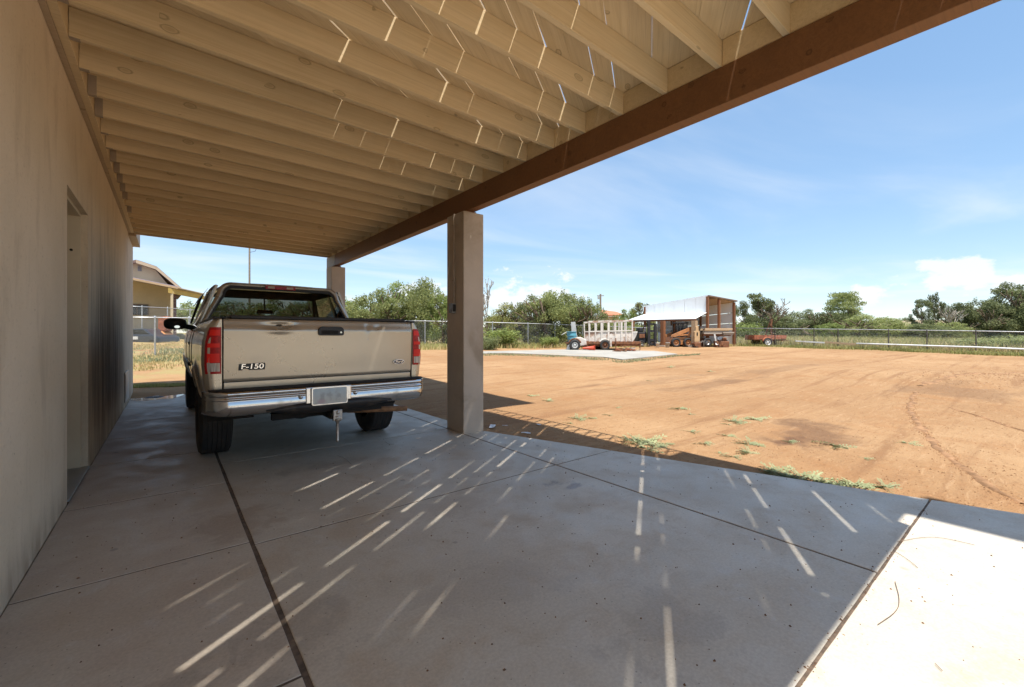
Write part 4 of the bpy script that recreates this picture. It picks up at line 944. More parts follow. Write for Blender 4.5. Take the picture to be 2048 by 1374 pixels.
# ------------------------------------------------------------------ open shed with a tin lean-to
def shed():
    a0 = gh(1415, 693.5); dA = depth(a0); A = Vector((a0.x, a0.y)); bq = at(1290, HZ, dA * 1.14); B = Vector((bq.x, bq.y)); cq = at(1468, HZ, dA * 1.055); C = Vector((cq.x, cq.y)); D = B + (C - A)
    def z(px, py, d): return EYE + (HZ - py) / F * d
    zA, zB, zC = z(1415, 592, dA), z(1290, 613, dA * 1.14), z(1468, 604, dA * 1.055); zD = zB + zC - zA
    g = a0.z; root = tag(empty('shed', a0, 0), 'open white tin shed with brown posts and a lean-to roof at the yard edge', 'shed'); O = Vector(a0)
    V = lambda p, zz: Vector((p.x, p.y, zz)) - O
    aA, aB = z(1415, 624, dA), z(1290, 628, dA * 1.14)
    n_out = (A - C).normalized() * .03; out3 = Vector((n_out.x, n_out.y, 0))
    b = MB(); nseg = 6
    for i in range(nseg):          # upper front wall in lapped tin sheets
        f0, f1 = i / nseg + .002, (i + 1) / nseg - .002; s = MB()
        s.prism([V(A.lerp(B, f0), aA + (aB - aA) * f0), V(A.lerp(B, f1), aA + (aB - aA) * f1), V(A.lerp(B, f1), zA + (zB - zA) * f1 + .06), V(A.lerp(B, f0), zA + (zB - zA) * f0 + .06)], out3); s.build('wall_sheet', 'white_tin', root)
    for r in range(4):             # back wall of wide horizontal panels
        s = MB(); f0, f1 = r / 4 + .006, (r + 1) / 4 - .006
        s.prism([V(C, g + .15 + (zC - g - .15) * f0), V(D, g + .15 + (zD - g - .15) * f0), V(D, g + .15 + (zD - g - .15) * f1), V(C, g + .15 + (zC - g - .15) * f1)], -out3); s.build('wall_panel', 'white_tin', root)
    s = MB(); s.prism([V(D, g + 1.0), V(D.lerp(B, .55), g + 1.0), V(D.lerp(B, .55), zD + (zB - zD) * .55), V(D, zD)], Vector((.02, .02, 0))); s.build('end_wall', 'white_tin', root)
    s = MB(); ex = .25; s.prism([V(A + (A - B).normalized() * .12, zA - .03), V(C + (C - A).normalized() * .25 + (A - B).normalized() * .12, zC + .03), V(D + (C - A).normalized() * .25, zD + .03), V(B, zB - .03)], (0, 0, .09)); s.build('roof', 'brown_trim', root)
    s = MB(); s.prism([V(A + (C - A) * .03, zA - .02), V(C, zC - .02), V(D, zD - .02), V(B + (D - B) * .03, zB - .02)], (0, 0, .03)); s.build('roof_lining', 'raw_wood', root)
    def outp(P_, tx):              # step out from the wall until the eave stands where it is seen
        L = 0
        while L < 8:
            q = P_ + (A - C).normalized() * L
            if 1024 + F * (q.x * RGT.x + q.y * RGT.y) / (q.x * FWD.x + q.y * FWD.y) <= tx: return q
            L += .02
        return q
    A2, B2 = outp(A, 1391), outp(B, 1256); zA2, zB2 = z(1391, 637, A2.dot(Vector((FWD.x, FWD.y)))), z(1256, 640, B2.dot(Vector((FWD.x, FWD.y))))
    for i in range(7):
        f0, f1 = i / 7 + .0015, (i + 1) / 7 - .0015; s = MB()
        s.prism([V(A.lerp(B, f0), aA + (aB - aA) * f0), V(A.lerp(B, f1), aA + (aB - aA) * f1), V(A2.lerp(B2, f1), zA2 + (zB2 - zA2) * f1), V(A2.lerp(B2, f0), zA2 + (zB2 - zA2) * f0)], (0, 0, -.03)); s.build('lean_to_sheet', 'white_tin', root)
    s = MB(); s.bar(V(A2.lerp(A, .06), zA2 - .09), V(B2.lerp(B, .06), zB2 - .09), .06, .12); s.build('eave_beam', 'brown_post', root)
    def post(px, py, zt, w=.15, mat='brown_post'):
        q = gh(px, py); s = MB(); s.b2((q.x - O.x - w / 2, q.y - O.y - w / 2, q.z - O.z - .1), (q.x - O.x + w / 2, q.y - O.y + w / 2, zt - O.z)); s.build('post', mat, root, bevel=.01)
    post(1266, 690.5, zB2 - .15, .17); post(1326, 693, (zA2 + zB2) / 2 - .15, .26); post(1389, 694.3, zA2 - .15, .30, 'raw_wood'); 
    for P_, zt in ((A, zA), (B, zB), (C, zC), (D, zD), (A.lerp(C, .42), zA + (zC - zA) * .42), (A.lerp(B, .5), aA), (C.lerp(D, .5), zC)):
        s = MB(); w = .16; q = V(P_, 0); s.b2((q.x - w / 2, q.y - w / 2, -.1), (q.x + w / 2, q.y + w / 2, zt - O.z - .03)); s.build('post', 'brown_post', root, bevel=.01)
    for px, py, r in ((1326, 693, .26), (1389, 694.3, .3)):
        q = gh(px, py); s = MB(); s.b2((q.x - O.x - r, q.y - O.y - r, q.z - O.z - .05), (q.x - O.x + r, q.y - O.y + r, q.z - O.z + .09)); s.build('footing', 'grey_wood', root, bevel=.02)
shed()

# ------------------------------------------------------------------ worn-out machines and scrap in the yard
def fwheel(fr, px, py, rpx, y, w, tyre='rubber', rim='steel', hub=.55):
    c = fr.P(px, py, y); r = rpx * fr.k; e = empty('wheel', c); e.parent = fr.root
    b = MB(); b.lathe([(r * hub, -w * .4), (r * .75, -w * .52), (r * .93, -w * .48), (r, -w * .3), (r, w * .3), (r * .93, w * .48), (r * .75, w * .52), (r * hub, w * .4)], (0, 0, 0), axis='y', n=28); b.build('tyre', tyre, e)
    b = MB(); b.lathe([(r * hub, w * .35), (r * hub, -w * .38), (r * hub * .9, -w * .36), (r * hub * .8, -w * .12), (r * hub * .35, -w * .16), (r * hub * .3, -w * .3), (0, -w * .3)], (0, 0, 0), axis='y', n=24); b.build('rim', rim, e)
    for k in range(5):
        a = 2 * math.pi * k / 5; h = MB(); q = Vector((r * hub * .58 * math.cos(a), -w * .15, r * hub * .58 * math.sin(a))); h.cyl(q, q + Vector((0, -w * .03, 0)), r * hub * .12, n=8); h.build('lug', 'under_black', e)
    return e
# old glazed trailer body
f = Frame('old_trailer', 1209, 700, 'derelict flat trailer carrying a white window-framed body on rusty chassis', 'trailer'); dw = 1.7
for y, nm in ((0, 'front'), (dw, 'rear')):
    fm = empty('window_wall', (0, y, 0)); fm.parent = f.root
    b = MB(); b.bar(f.P(1177, 643.5), f.P(1266, 641), .09, .10); b.build('top_rail', 'peeling_white', fm)
    for px in (1179, 1191, 1203, 1217, 1231, 1243, 1252, 1264.5):
        b = MB(); wdt = .11 if px in (1203, 1217, 1243) else .07; b.bar(f.P(px, 683), f.P(px - 1.2 if px < 1200 else px, 642.5 if px > 1230 else 643), wdt, .07, Vector((0, 1, 0))); b.build('mullion', 'old_white_wood', fm)
    b = MB(); b.bar(f.P(1178, 663), f.P(1265, 661), .08, .07); b.build('sill_rail', 'old_white_wood', fm)
    for x0, x1 in ((1180, 1202.2), (1204, 1216), (1218, 1242), (1244, 1263.5)):
        b = MB(); b.prism([f.P(x0, 682.5), f.P(x1, 682.5), f.P(x1, 664), f.P(x0, 664.5)], (0, .03, 0)); b.build('lower_panel', 'peeling_white', fm)
b = MB(); b.b2((f.P(1174, 0).x, -.15, f.P(0, 688).z), (f.P(1280, 0).x, dw + .15, f.P(0, 683).z)); b.build('deck', 'rust', f.root)
b = MB()
for y in (.1, dw - .1): b.bar(f.P(1160, 690, y), f.P(1282, 689, y), .10, .18)
b.bar(f.P(1240, 690, -.1), f.P(1278, 687, -.1), .05, .2); b.build('chassis', 'rust', f.root)
for y in (-.1, dw): fwheel(f, 1209, 690.2, 10.3, y, .22, rim='rust')
b = MB(); b.tube([f.P(1209, 690, -.1) + Vector((math.cos(R(a)) * 11.8 * f.k, 0, math.sin(R(a)) * 11.8 * f.k)) for a in range(15, 171, 12)], .04, 6); b.b2((f.P(1218, 0).x, -.2, f.P(0, 693).z), (f.P(1222, 0).x, -.12, f.P(0, 676).z)); b.build('fender', 'peeling_white', f.root)
b = MB(); b.bar(f.P(1230, 699, -.2), f.P(1230, 676, -.2), .05); b.bar(f.P(1278, 700, -.15), f.P(1279, 685, -.15), .05); b.build('prop', 'rust', f.root)
f2 = Frame('seat_shell', 1268, 683, 'cream plastic seat shell tipped up at the trailer end', 'seat', d=f.d + .6); zb = f2.P(0, 683.5).z
b = MB(); rows = []
for i in range(9):
    u = i / 8; rows.append([f2.P(1261 + 9 * u + 1.5 * math.sin(u * 3), 683 - 20 * u, -.2 + .4 * k / 6 ) + Vector((.06 * math.cos(math.pi * k / 6), 0, 0)) for k in range(7)])
b.smooth = True; b.grid(rows); b.build('shell', 'old_white_wood', f2.root, solid=.03); b = MB(); b.b2((f2.P(1259, 0).x, -.2, zb - .0), (f2.P(1266, 0).x, .2, zb + .05)); b.build('base', 'rust', f2.root)
# old tractor front end
f = Frame('old_tractor', 1149, 700.5, 'stripped old tractor front with rusty white bonnet and pale wheel rims', 'tractor')
for y in (-.1, 1.2): fwheel(f, 1149, 690, 10.8, y, .24, rim='white_paint')
b = MB(); b.prism([f.P(1140, 684), f.P(1150, 676), f.P(1162, 674), f.P(1172, 679), f.P(1174, 690), f.P(1160, 692), f.P(1150, 686)], (0, .9, 0)); b.build('bonnet', 'peeling_white', f.root, bevel=.04)
b = MB(); b.tube([f.P(1149, 690, -.1) + Vector((math.cos(R(a)) * 12.6 * f.k, 0, math.sin(R(a)) * 12.6 * f.k)) for a in range(20, 176, 12)], .05, 6); b.build('fender', 'rust', f.root)
b = MB(); b.b2((f.P(1156, 0).x, .1, f.P(0, 694).z), (f.P(1176, 0).x, 1.0, f.P(0, 684).z)); b.cyl(f.P(1158, 684, .5), f.P(1164, 672, .5), .05, n=8); b.build('engine', 'rust', f.root, bevel=.03)
b = MB(); b.prism([f.P(1170, 686, .1), f.P(1173, 686, .1), f.P(1173.5, 678, .1), f.P(1170.5, 677, .1)], (0, .5, 0)); b.build('grille', 'white_paint', f.root)
b = MB(); b.prism([f.P(1134, 700), f.P(1140, 700), f.P(1142, 690), f.P(1137, 690)], (0, .5, 0)); b.build('weight', 'white_paint', f.root, bevel=.02)
b = MB(); b.b2((f.P(1134, 0).x, .1, f.P(0, 687.5).z), (f.P(1160, 0).x, 1.0, f.P(0, 685).z)); b.build('platform', 'rust', f.root)
g_ = f
f = Frame('blue_barrel', 1144, 700, 'blue plastic barrel standing on the old tractor', 'barrel', d=g_.d + .45)
c = f.P(1145.5, 685.5, 0); tl = f.P(1142.5, 663.5, 0); ax = (tl - c); r = 9.6 * f.k; b = MB(); N_ = [(0, .86), (.08, .93), (.3, .97), (.33, 1.03), (.36, .97), (.62, 1.0), (.65, 1.06), (.68, 1.0), (.92, 1.0), (1.0, 1.0), (1.0, .92), (.9, .9)]
rows = [[c + ax * t_ + Vector((r * q * math.cos(2 * math.pi * k / 24), r * q * math.sin(2 * math.pi * k / 24), 0)) for k in range(24)] for t_, q in N_]
b.smooth = True; b.grid(rows, close=True); b.add(rows[0], [tuple(range(24))]); b.add(rows[-1], [tuple(range(24))]); b.build('shell', 'barrel_blue', f.root)
b = MB(); b.tube([tl + Vector((r * 1.03 * math.cos(2 * math.pi * k / 24), r * 1.03 * math.sin(2 * math.pi * k / 24), 0)) for k in range(25)], .02, 6); b.build('rim', 'barrel_blue', f.root)
b = MB(); b.tube([f.P(1133, 664, -.2), f.P(1127, 667, -.2), f.P(1122, 670, -.25)], .02, 6); b.build('pump_handle', 'white_paint', f.root)
f = Frame('leaning_board', 1152, 700, 'tall white board leaning behind the blue barrel', 'board', d=g_.d + 1.0)
b = MB(); b.prism([f.P(1146, 690, .2), f.P(1157.5, 690, .2), f.P(1150.5, 643.5), f.P(1142, 644)], (0, .05, 0)); b.build('sheet', 'white_paint', f.root); b = MB(); b.bar(f.P(1149, 672, .0), f.P(1155.5, 672, .0), .03); b.build('batten', 'white_paint', f.root)
f = Frame('traffic_cone', 1178, 701.5, 'red traffic cone lying on the pad edge by the trailer', 'cone')
c = f.P(1188, 698, 0); b = MB(); b.lathe([(.0, 0), (.12, 0), (.14, .02), (.05, .62), (.035, .66), (0, .66)], (c.x, 0, .15), axis='x', n=16)
for i in range(len(b.v)): b.v[i] = (c.x - (b.v[i][0] - c.x), b.v[i][1], b.v[i][2])
b.build('cone', 'signal_red', f.root); b = MB(); b.b2((c.x, -.18, 0), (c.x + .03, .18, .32)); b.build('base', 'signal_red', f.root)
for i, (px, py, w, h, mt) in enumerate(((1250, 703, .9, .16, 'rust_red'), (1266, 702, .7, .12, 'raw_wood'), (1240, 704, .6, .10, 'rust'), (1258, 700, .5, .2, 'old_white_wood'))):
    f = Frame('scrap_heap', px, py, ('low heap of rusty red scrap under the trailer end', 'splintered pale timber scrap beside the trailer prop', 'dark rusty plate lying before the trailer wheel', 'broken white boards under the trailer deck')[i], 'scrap'); rr = random.Random(i)
    for k in range(6):
        b = MB(); a = rr.uniform(-.5, .5); b.box((rr.uniform(-w / 2, w / 2), rr.uniform(-.2, .2), h * rr.uniform(.2, .7)), (rr.uniform(.3, .8) * w, .12, .05), Matrix.Rotation(a, 3, 'Y') @ Matrix.Rotation(rr.uniform(-.8, .8), 3, 'Z')); b.build('piece', mt, f.root)
# forklift
D0 = depth(gh(1389, 694.3))
f = Frame('forklift', 1300, 692, 'black forklift with tall twin masts parked under the lean-to', 'forklift', d=D0 * 1.02)
for px in (1297.5, 1310.5):
    b = MB(); tt = 640 if px < 1300 else 647; b.b2((f.P(px - 2.6, 0).x, -.1, .05), (f.P(px + 2.6, 0).x, .1, f.P(0, tt).z)); b.build('mast', 'machine_black', f.root, bevel=.02)
b = MB(); b.bar(f.P(1296, 662), f.P(1312, 662), .1, .16); b.bar(f.P(1296, 680), f.P(1312, 680), .1, .16); b.bar(f.P(1297, 648, .05), f.P(1312, 648, .05), .06, .1); b.build('mast_crossbar', 'machine_black', f.root)
b = MB(); b.b2((f.P(1279, 0).x, .2, .25), (f.P(1296, 0).x, 1.3, f.P(0, 664).z)); b.b2((f.P(1281, 0).x, .3, f.P(0, 664).z), (f.P(1290, 0).x, 1.1, f.P(0, 655).z)); b.build('body', 'machine_black', f.root, bevel=.06)
b = MB(); b.b2((f.P(1280, 0).x, .15, f.P(0, 676).z), (f.P(1291, 0).x, .22, f.P(0, 668).z)); b.build('engine_cover', 'rust', f.root, bevel=.02)
for px in (1284, 1305): fwheel(f, px, 686.5, 5.5, .15, .2)
b = MB(); b.bar(f.P(1276, 690, -.2), f.P(1296, 689.5, -.2), .1, .06); b.build('fork', 'steel', f.root); b = MB(); b.tube([f.P(1290, 658, .4), f.P(1292, 650, .4), f.P(1296, 652, .4)], .03, 6); b.build('control_lever', 'machine_black', f.root)
# white pickup under the lean-to
f = Frame('white_pickup', 1352, 690.5, 'white pickup cab standing in the shade behind the orange loader', 'pickup truck', d=D0 * 1.12)
b = MB(); b.prism([f.P(1331, 685), f.P(1331, 665), f.P(1340, 663.5), f.P(1350, 662), f.P(1384, 661.5), f.P(1400, 664), f.P(1400, 685)], (0, 1.8, 0)); b.build('body', 'white_paint', f.root, bevel=.08)
b = MB(); b.prism([f.P(1340, 663), f.P(1352, 650.5), f.P(1376, 649.5), f.P(1384, 662)], (0, 1.6, 0)); ro_ = b.build('cab', 'white_paint', f.root, bevel=.08); ro_.location = (0, .1, 0)
b = MB(); b.prism([f.P(1342.5, 662.2, .085), f.P(1353, 652, .085), f.P(1361, 651.4, .085), f.P(1361, 662, .085)], (0, .02, 0)); b.build('window', 'tint_glass', f.root); b = MB(); b.prism([f.P(1363, 662, .085), f.P(1363, 651.4, .085), f.P(1374, 651.2, .085), f.P(1380, 662, .085)], (0, .02, 0)); b.build('window', 'tint_glass', f.root)
for px in (1339, 1388): fwheel(f, px, 685, 6.3, .1, .24)
b = MB(); b.b2((f.P(1354, 0).x, -.12, f.P(0, 663).z), (f.P(1357, 0).x, .02, f.P(0, 659).z)); b.build('mirror', 'machine_black', f.root)
# skid-steer loader
f = Frame('skid_steer_loader', 1362, 694.5, 'small orange skid-steer loader with black cage between the lean-to posts', 'loader', d=D0 * 1.01)
b = MB(); b.prism([f.P(1357, 690, .1), f.P(1354, 676, .1), f.P(1378, 673, .1), f.P(1386, 674, .1), f.P(1388, 690, .1)], (0, 1.1, 0)); b.build('body', 'loader_orange', f.root, bevel=.04)
for y in (0, 1.25):
    b = MB(); b.prism([f.P(1342, 673.5, y), f.P(1344, 669.5, y), f.P(1382, 653.5, y), f.P(1386, 656, y), f.P(1385, 660, y), f.P(1350, 674.5, y)], (0, .1, 0)); b.build('lift_arm', 'loader_orange', f.root, bevel=.015)
    b = MB(); b.bar(f.P(1354, 671, y + .05), f.P(1381, 669, y + .05), .08, .1); b.bar(f.P(1384, 657, y + .05), f.P(1377.5, 673, y + .05), .09, .16); b.build('arm_link', 'loader_orange', f.root, bevel=.01)
    for px in (1350.5, 1374.5): fwheel(f, px, 685.2, 9.2, y - .1 if y == 0 else y + .15, .26, rim='loader_orange', hub=.58)
cg = empty('cage', (0, 0, 0)); cg.parent = f.root
for px in (1357, 1363, 1369, 1376):
    for y in (.2, 1.05): b = MB(); b.bar(f.P(px, 673, y), f.P(px + .5, 646, y), .05); b.build('cage_bar', 'machine_black', cg)
b = MB(); b.b2((f.P(1355, 0).x, .15, f.P(0, 647).z), (f.P(1379, 0).x, 1.1, f.P(0, 644).z)); b.b2((f.P(1365, 0).x, .35, f.P(0, 672).z), (f.P(1376, 0).x, .9, f.P(0, 655).z)); b.build('cage_roof_and_seat', 'machine_black', f.root, bevel=.02)
b = MB(); b.prism([f.P(1336, 689), f.P(1345, 688), f.P(1347, 676), f.P(1343, 674)], (0, 1.3, 0)); b.build('bucket', 'rust', f.root)
# painted counterweights / brackets
for nm, px, y0, y1, w, mt, lb in (('steel_bracket', 1394.5, 652.5, 684, 5.2, 'tan_paint', 'tall tan steel bracket with an oval hole against the lean-to post'), ('steel_bracket', 1403.5, 653, 676, 4.0, 'grey_wood', 'shorter grey steel bracket standing behind the tan one')):
    f = Frame(nm, px, 693, lb, 'bracket', d=D0 * (.99 if mt == 'tan_paint' else 1.03))
    o_ = [f.P(px - w, y1), f.P(px + w, y1), f.P(px + w, y0 + 10), f.P(px + w * .55, y0 + 9), f.P(px + w * .5, y0), f.P(px - w * .5, y0), f.P(px - w * .62, y0 + 9), f.P(px - w, y0 + 11)]
    b = MB(); b.prism(o_, (0, .35, 0)); b.build('plate', mt, f.root, bevel=.02); b = MB(); m_ = f.P(px, (y0 + y1) / 2, -.004); b.prism([m_ + Vector((.05 * math.cos(a), 0, .14 * math.sin(a))) for a in [math.pi * k / 8 for k in range(16)]], (0, .01, 0)); b.build('hole', 'under_black', f.root)
    b = MB(); b.b2((f.P(px - w, 0).x, -.05, -.02), (f.P(px + w * 1.4, 0).x, .5, f.P(0, y1).z)); b.build('base', 'rust', f.root, bevel=.02)
# flatbed trailer loaded with lumber and scrap
f = Frame('flatbed_trailer', 1436, 693, 'flatbed trailer loaded with timber beams at the shed end', 'trailer', d=D0 * 1.0)
b = MB(); b.b2((f.P(1408, 0).x, 0, f.P(0, 668).z), (f.P(1464, 0).x, 1.8, f.P(0, 665).z)); b.build('deck', 'grey_wood', f.root)
for i, (x0, x1, y, z) in enumerate(((1410, 1466, .1, 657), (1412, 1463, .4, 658), (1409, 1460, .8, 657.5), (1414, 1465, 1.2, 658), (1411, 1462, .25, 662), (1415, 1466, .7, 662.5), (1444, 1467, -.05, 664), (1446, 1466, .02, 667.5))):
    b = MB(); b.bar(f.P(x0, z + 1.5, y), f.P(x1, z + 1.3, y + .05), .2, 4.0 * f.k if i < 6 else .09); b.build('timber', 'raw_wood' if i < 4 else 'grey_wood', f.root, bevel=.01)
for px in (1416, 1448): fwheel(f, px, 684.5, 8.5, .1, .24)
b = MB(); b.bar(f.P(1408, 670, .2), f.P(1464, 670, .2), .1, .14); b.bar(f.P(1431, 692, -.1), f.P(1428, 669, -.1), .1, .03); b.build('chassis', 'rust', f.root)
b = MB(); b.prism([f.P(1426, 668, -.12), f.P(1429, 668, -.12), f.P(1433.5, 693, -.12), f.P(1430.5, 693, -.12)], (0, .04, 0)); b.build('ramp_board', 'white_paint', f.root)
f = Frame('engine_block', 1447, 693.5, 'rusty engine block and gears heaped below the flatbed', 'engine', d=D0 * .985); rr = random.Random(5)
b = MB(); b.b2((-.45, 0, 0), (.4, .5, .42)); b.build('block', 'rust', f.root, bevel=.04)
for k in range(9): b = MB(); c = Vector((rr.uniform(-.5, .55), rr.uniform(-.12, .3), rr.uniform(.08, .62))); b.cyl(c, c + Vector((rr.uniform(-.1, .1), .12, rr.uniform(-.1, .1))), rr.uniform(.05, .13), n=12); b.build('gear', rr.choice(('rust', 'steel', 'machine_black', 'rust')), f.root)
f = Frame('wheelbarrow', 1395, 694, 'rusty wheelbarrow tray tipped below the tan bracket', 'wheelbarrow', d=D0 * .975)
b = MB(); b.prism([f.P(1388.5, 686), f.P(1402, 685), f.P(1398, 692.5), f.P(1391, 693)], (0, .5, 0)); b.build('tray', 'rust', f.root, bevel=.02); b = MB(); b.bar(f.P(1399, 687, .1), f.P(1412, 681, .1), .03); b.bar(f.P(1399, 687, .4), f.P(1412, 681, .4), .03); b.bar(f.P(1409, 694, .1), f.P(1409, 682, .1), .03); b.build('handle', 'steel', f.root); fwheel(f, 1390, 691.5, 2.6, .25, .08)
for px, py, w, h, mt, lb in ((1315.5, 695, 7, 9.5, 'white_paint', 'white bucket beside the brown lean-to post'), (1335, 694.5, 8, 10, 'far_grey', 'grey bucket in the shade right by the post footing')):
    f = Frame('bucket', px, py, lb, 'bucket', d=D0 * .985); r = w / 2 * f.k; hh_ = h * f.k; b = MB(); b.lathe([(0, .0), (r * .85, .0), (r, hh_ * .9), (r * 1.06, hh_ * .9), (r * 1.06, hh_), (r * .96, hh_), (r * .8, .03), (0, .03)], (0, 0, 0), n=20); b.build('pail', mt, f.root)
    b = MB(); b.tube([(r * 1.05 * math.cos(a), -.02, hh_ * .9 - r * .8 * math.sin(a)) for a in [math.pi * k / 10 for k in range(11)]], .01, 5); b.build('bail', 'steel', f.root)
# small red utility trailer with a tripod derrick
f = Frame('utility_trailer', 1533, 692.5, 'small rusty red utility trailer with a white wheel by the fence', 'trailer')
for y in (0, 1.2): b = MB(); b.prism([f.P(1509, 678.5, y), f.P(1572, 677.5, y), f.P(1574, 670.5, y), f.P(1509, 670, y)], (0, .04, 0)); b.build('side_board', 'rust_red', f.root)
for px in (1509.5, 1572): b = MB(); b.prism([f.P(px, 678.5, .05), f.P(px, 670, .05), f.P(px, 670, 1.2), f.P(px, 678.5, 1.2)], (.04, 0, 0)); b.build('end_board', 'rust_red', f.root)
b = MB(); b.b2((f.P(1509, 0).x, .03, f.P(0, 680).z), (f.P(1573, 0).x, 1.25, f.P(0, 678.6).z)); b.bar(f.P(1508, 679, .6), f.P(1592, 682, .6), .07, .08); b.build('chassis', 'rust', f.root)
for y in (-.12, 1.36): fwheel(f, 1533, 684.5, 8.3, y, .2, rim='white_pipe', hub=.68)
b = MB(); b.tube([f.P(1533, 684.5, -.12) + Vector((math.cos(R(a)) * 9.6 * f.k, 0, math.sin(R(a)) * 9.6 * f.k)) for a in range(10, 171, 16)], .05, 6); b.build('fender', 'rust_red', f.root)
b = MB(); b.bar(f.P(1559, 690, .6), f.P(1558, 680, .6), .05); b.build('jack', 'rust', f.root)
f = Frame('tripod_derrick', 1543, 692, 'rusty pipe tripod rising behind the red utility trailer', 'tripod', d=f.d + 1.6)
for (x, y) in ((1542.5, 0), (1531, .5), (1557, .5)): b = MB(); b.cyl(f.P(x, 692, y), f.P(1543, 641, .1), .045, n=8); b.build('leg', 'rust', f.root)
b = MB(); b.cyl(f.P(1542.5, 652, .05), f.P(1544, 638.5, .05), .08, n=8); b.build('head', 'rust', f.root)

# ------------------------------------------------------------------ poles and neighbouring houses
def pole(px, top, d, r, label, arm):
    p = at(px, HZ, d); g = terrain(p.x, p.y); h = EYE + (HZ - top) / F * d - g; root = tag(empty('utility_pole', (p.x, p.y, g)), label, 'pole')
    b = MB(); b.cyl((0, 0, -.3), (0, 0, h), r, r * .75, n=10); b.build('shaft', 'pole_wood', root)
    if arm: b = MB(); b.bar(Vector((0, 0, h - .3)) - RGT * .6, Vector((0, 0, h - .3)) + RGT * .6, .1, .12); b.build('crossarm', 'pole_wood', root); b = MB(); b.cyl(RGT * -.35 + Vector((0, 0, h - .9)), RGT * -.35 + Vector((0, 0, h - .4)), .16, n=10); b.build('transformer', 'far_grey', root)
    else: b = MB(); b.tube([RGT * .55 + Vector((0, 0, h - .1)), RGT * .75 + Vector((0, 0, h - .7)), RGT * .55 + Vector((0, 0, h - 1.1)), RGT * .05 + Vector((0, 0, h - 1.2))], .02, 5); b.build('wire_loop', 'dark_post', root)
pole(499, 480, 42, .10, 'tall bare pole rising behind the pickup cab', False); pole(1201, 588, 75, .20, 'distant utility pole above the mesquite crowns', True)

f = Frame('neighbour_house', 300, 690, 'cream neighbouring house with brown gable and covered porch past the fence', 'house', d=27, face=True)
P = f.P; dp = 7.0
b = MB(); b.prism([P(120, 700, 2.2), P(351, 700, 2.2), P(351, 574, 2.2), P(312, 531, 2.2), P(271, 519, 2.2), P(120, 560, 2.2)], (0, dp, 0)); b.build('wall', 'cream_wall', f.root)
rf = [(100, 570), (271, 514.5), (283, 517), (314, 525), (376, 573.5), (372, 577), (312, 530.5), (271, 520), (100, 576)]
b = MB(); b.prism([P(x, y, 1.7) for x, y in rf], (0, dp + 1, 0)); rfo = b.build('roof', 'shingle', f.root)
b = MB(); b.prism([P(x, y, 1.62) for x, y in ((271, 515.5), (283, 518), (314, 526), (376, 575), (374, 578.5), (312, 531.5), (271, 521.5))], (0, .07, 0)); b.build('barge_board', 'ledger_wood', rfo)
b = MB(); b.prism([P(274.5, 536, 2.17), P(282.5, 536, 2.17), P(282.5, 524.5, 2.17), P(274.5, 524.5, 2.17)], (0, .03, 0)); gv = b.build('gable_vent', 'vent_grey', f.root)
for k in range(5): b = MB(); b.bar(P(275, 526 + 2.2 * k, 2.16), P(282, 526 + 2.2 * k, 2.16), .02, .02); b.build('louvre', 'brown_trim', gv)
b = MB(); b.prism([P(150, 545, -.9), P(356, 574, -.9), P(362, 571, 2.2), P(150, 540, 2.2)], (0, 0, .06)); b.build('porch_roof', 'porch_roof', f.root)
b = MB(); b.prism([P(150, 549, -.95), P(357, 577.5, -.95), P(357, 574, -.95), P(150, 544, -.95)], (0, .05, 0)); b.build('fascia', 'raw_wood', f.root)
b = MB(); b.prism([P(336, 586, -1.0), P(414, 595, -.2), P(416, 586.5, -.2), P(336, 576, -1.0)], (0, .12, 0)); b.build('yellow_beam', 'yellow_board', f.root)
b = MB(); b.prism([P(356, 576, -1.05), P(416, 584, -.3), P(418, 580, 2.2), P(362, 571, 2.2)], (0, 0, .05)); b.build('carport_roof', 'ledger_wood', f.root)
b = MB(); b.b2((P(341, 0).x, -.9, 0), (P(346.5, 0).x, -.7, P(0, 583).z)); b.build('porch_post', 'cream_wall', f.root)
for r_ in range(14): b = MB(); zz = .1 + r_ * .21; b.b2((P(346.8, 0).x, -.5, zz), (P(354, 0).x, 1.6, zz + .19)); b.build('brick_course', 'brick_dark', f.root, bevel=.01)
b = MB(); b.b2((P(262, 0).x, 2.16, P(0, 628).z), (P(296, 0).x, 2.19, P(0, 606).z)); wn_ = b.build('window', 'tint_glass', f.root)
b = MB()
for x in (262, 273, 284, 296): b.bar(P(x, 628, 2.14), P(x, 606, 2.14), .04)
b.bar(P(262, 606, 2.14), P(296, 606, 2.14), .04); b.build('frame', 'brown_trim', wn_)
f = Frame('parked_car', 283, 690, 'dark parked car seen through the chain-link under the porch', 'car', d=24)
b = MB(); b.prism([f.P(232, 688), f.P(232, 672), f.P(262, 668), f.P(306, 669), f.P(316, 674), f.P(317, 688)], (0, 1.6, 0)); b.build('body', 'car_dark', f.root, bevel=.1)
b = MB(); b.prism([f.P(240, 671, .1), f.P(252, 657, .1), f.P(286, 657, .1), f.P(300, 670, .1)], (0, 1.4, 0)); b.build('cabin', 'car_dark', f.root, bevel=.08); b = MB(); b.prism([f.P(255, 668, .08), f.P(258, 659, .08), f.P(284, 659, .08), f.P(294, 668, .08)], (0, .02, 0)); b.build('window', 'tint_glass', f.root)
for px in (246, 304): fwheel(f, px, 686, 8, .05, .2)
b = MB(); b.b2((f.P(264, 0).x, -.03, f.P(0, 679).z), (f.P(276, 0).x, .02, f.P(0, 673).z)); b.build('door_panel', 'white_paint', f.root)
f = Frame('garden_tractor', 318, 688, 'orange garden tractor parked against the porch post', 'tractor', d=25)
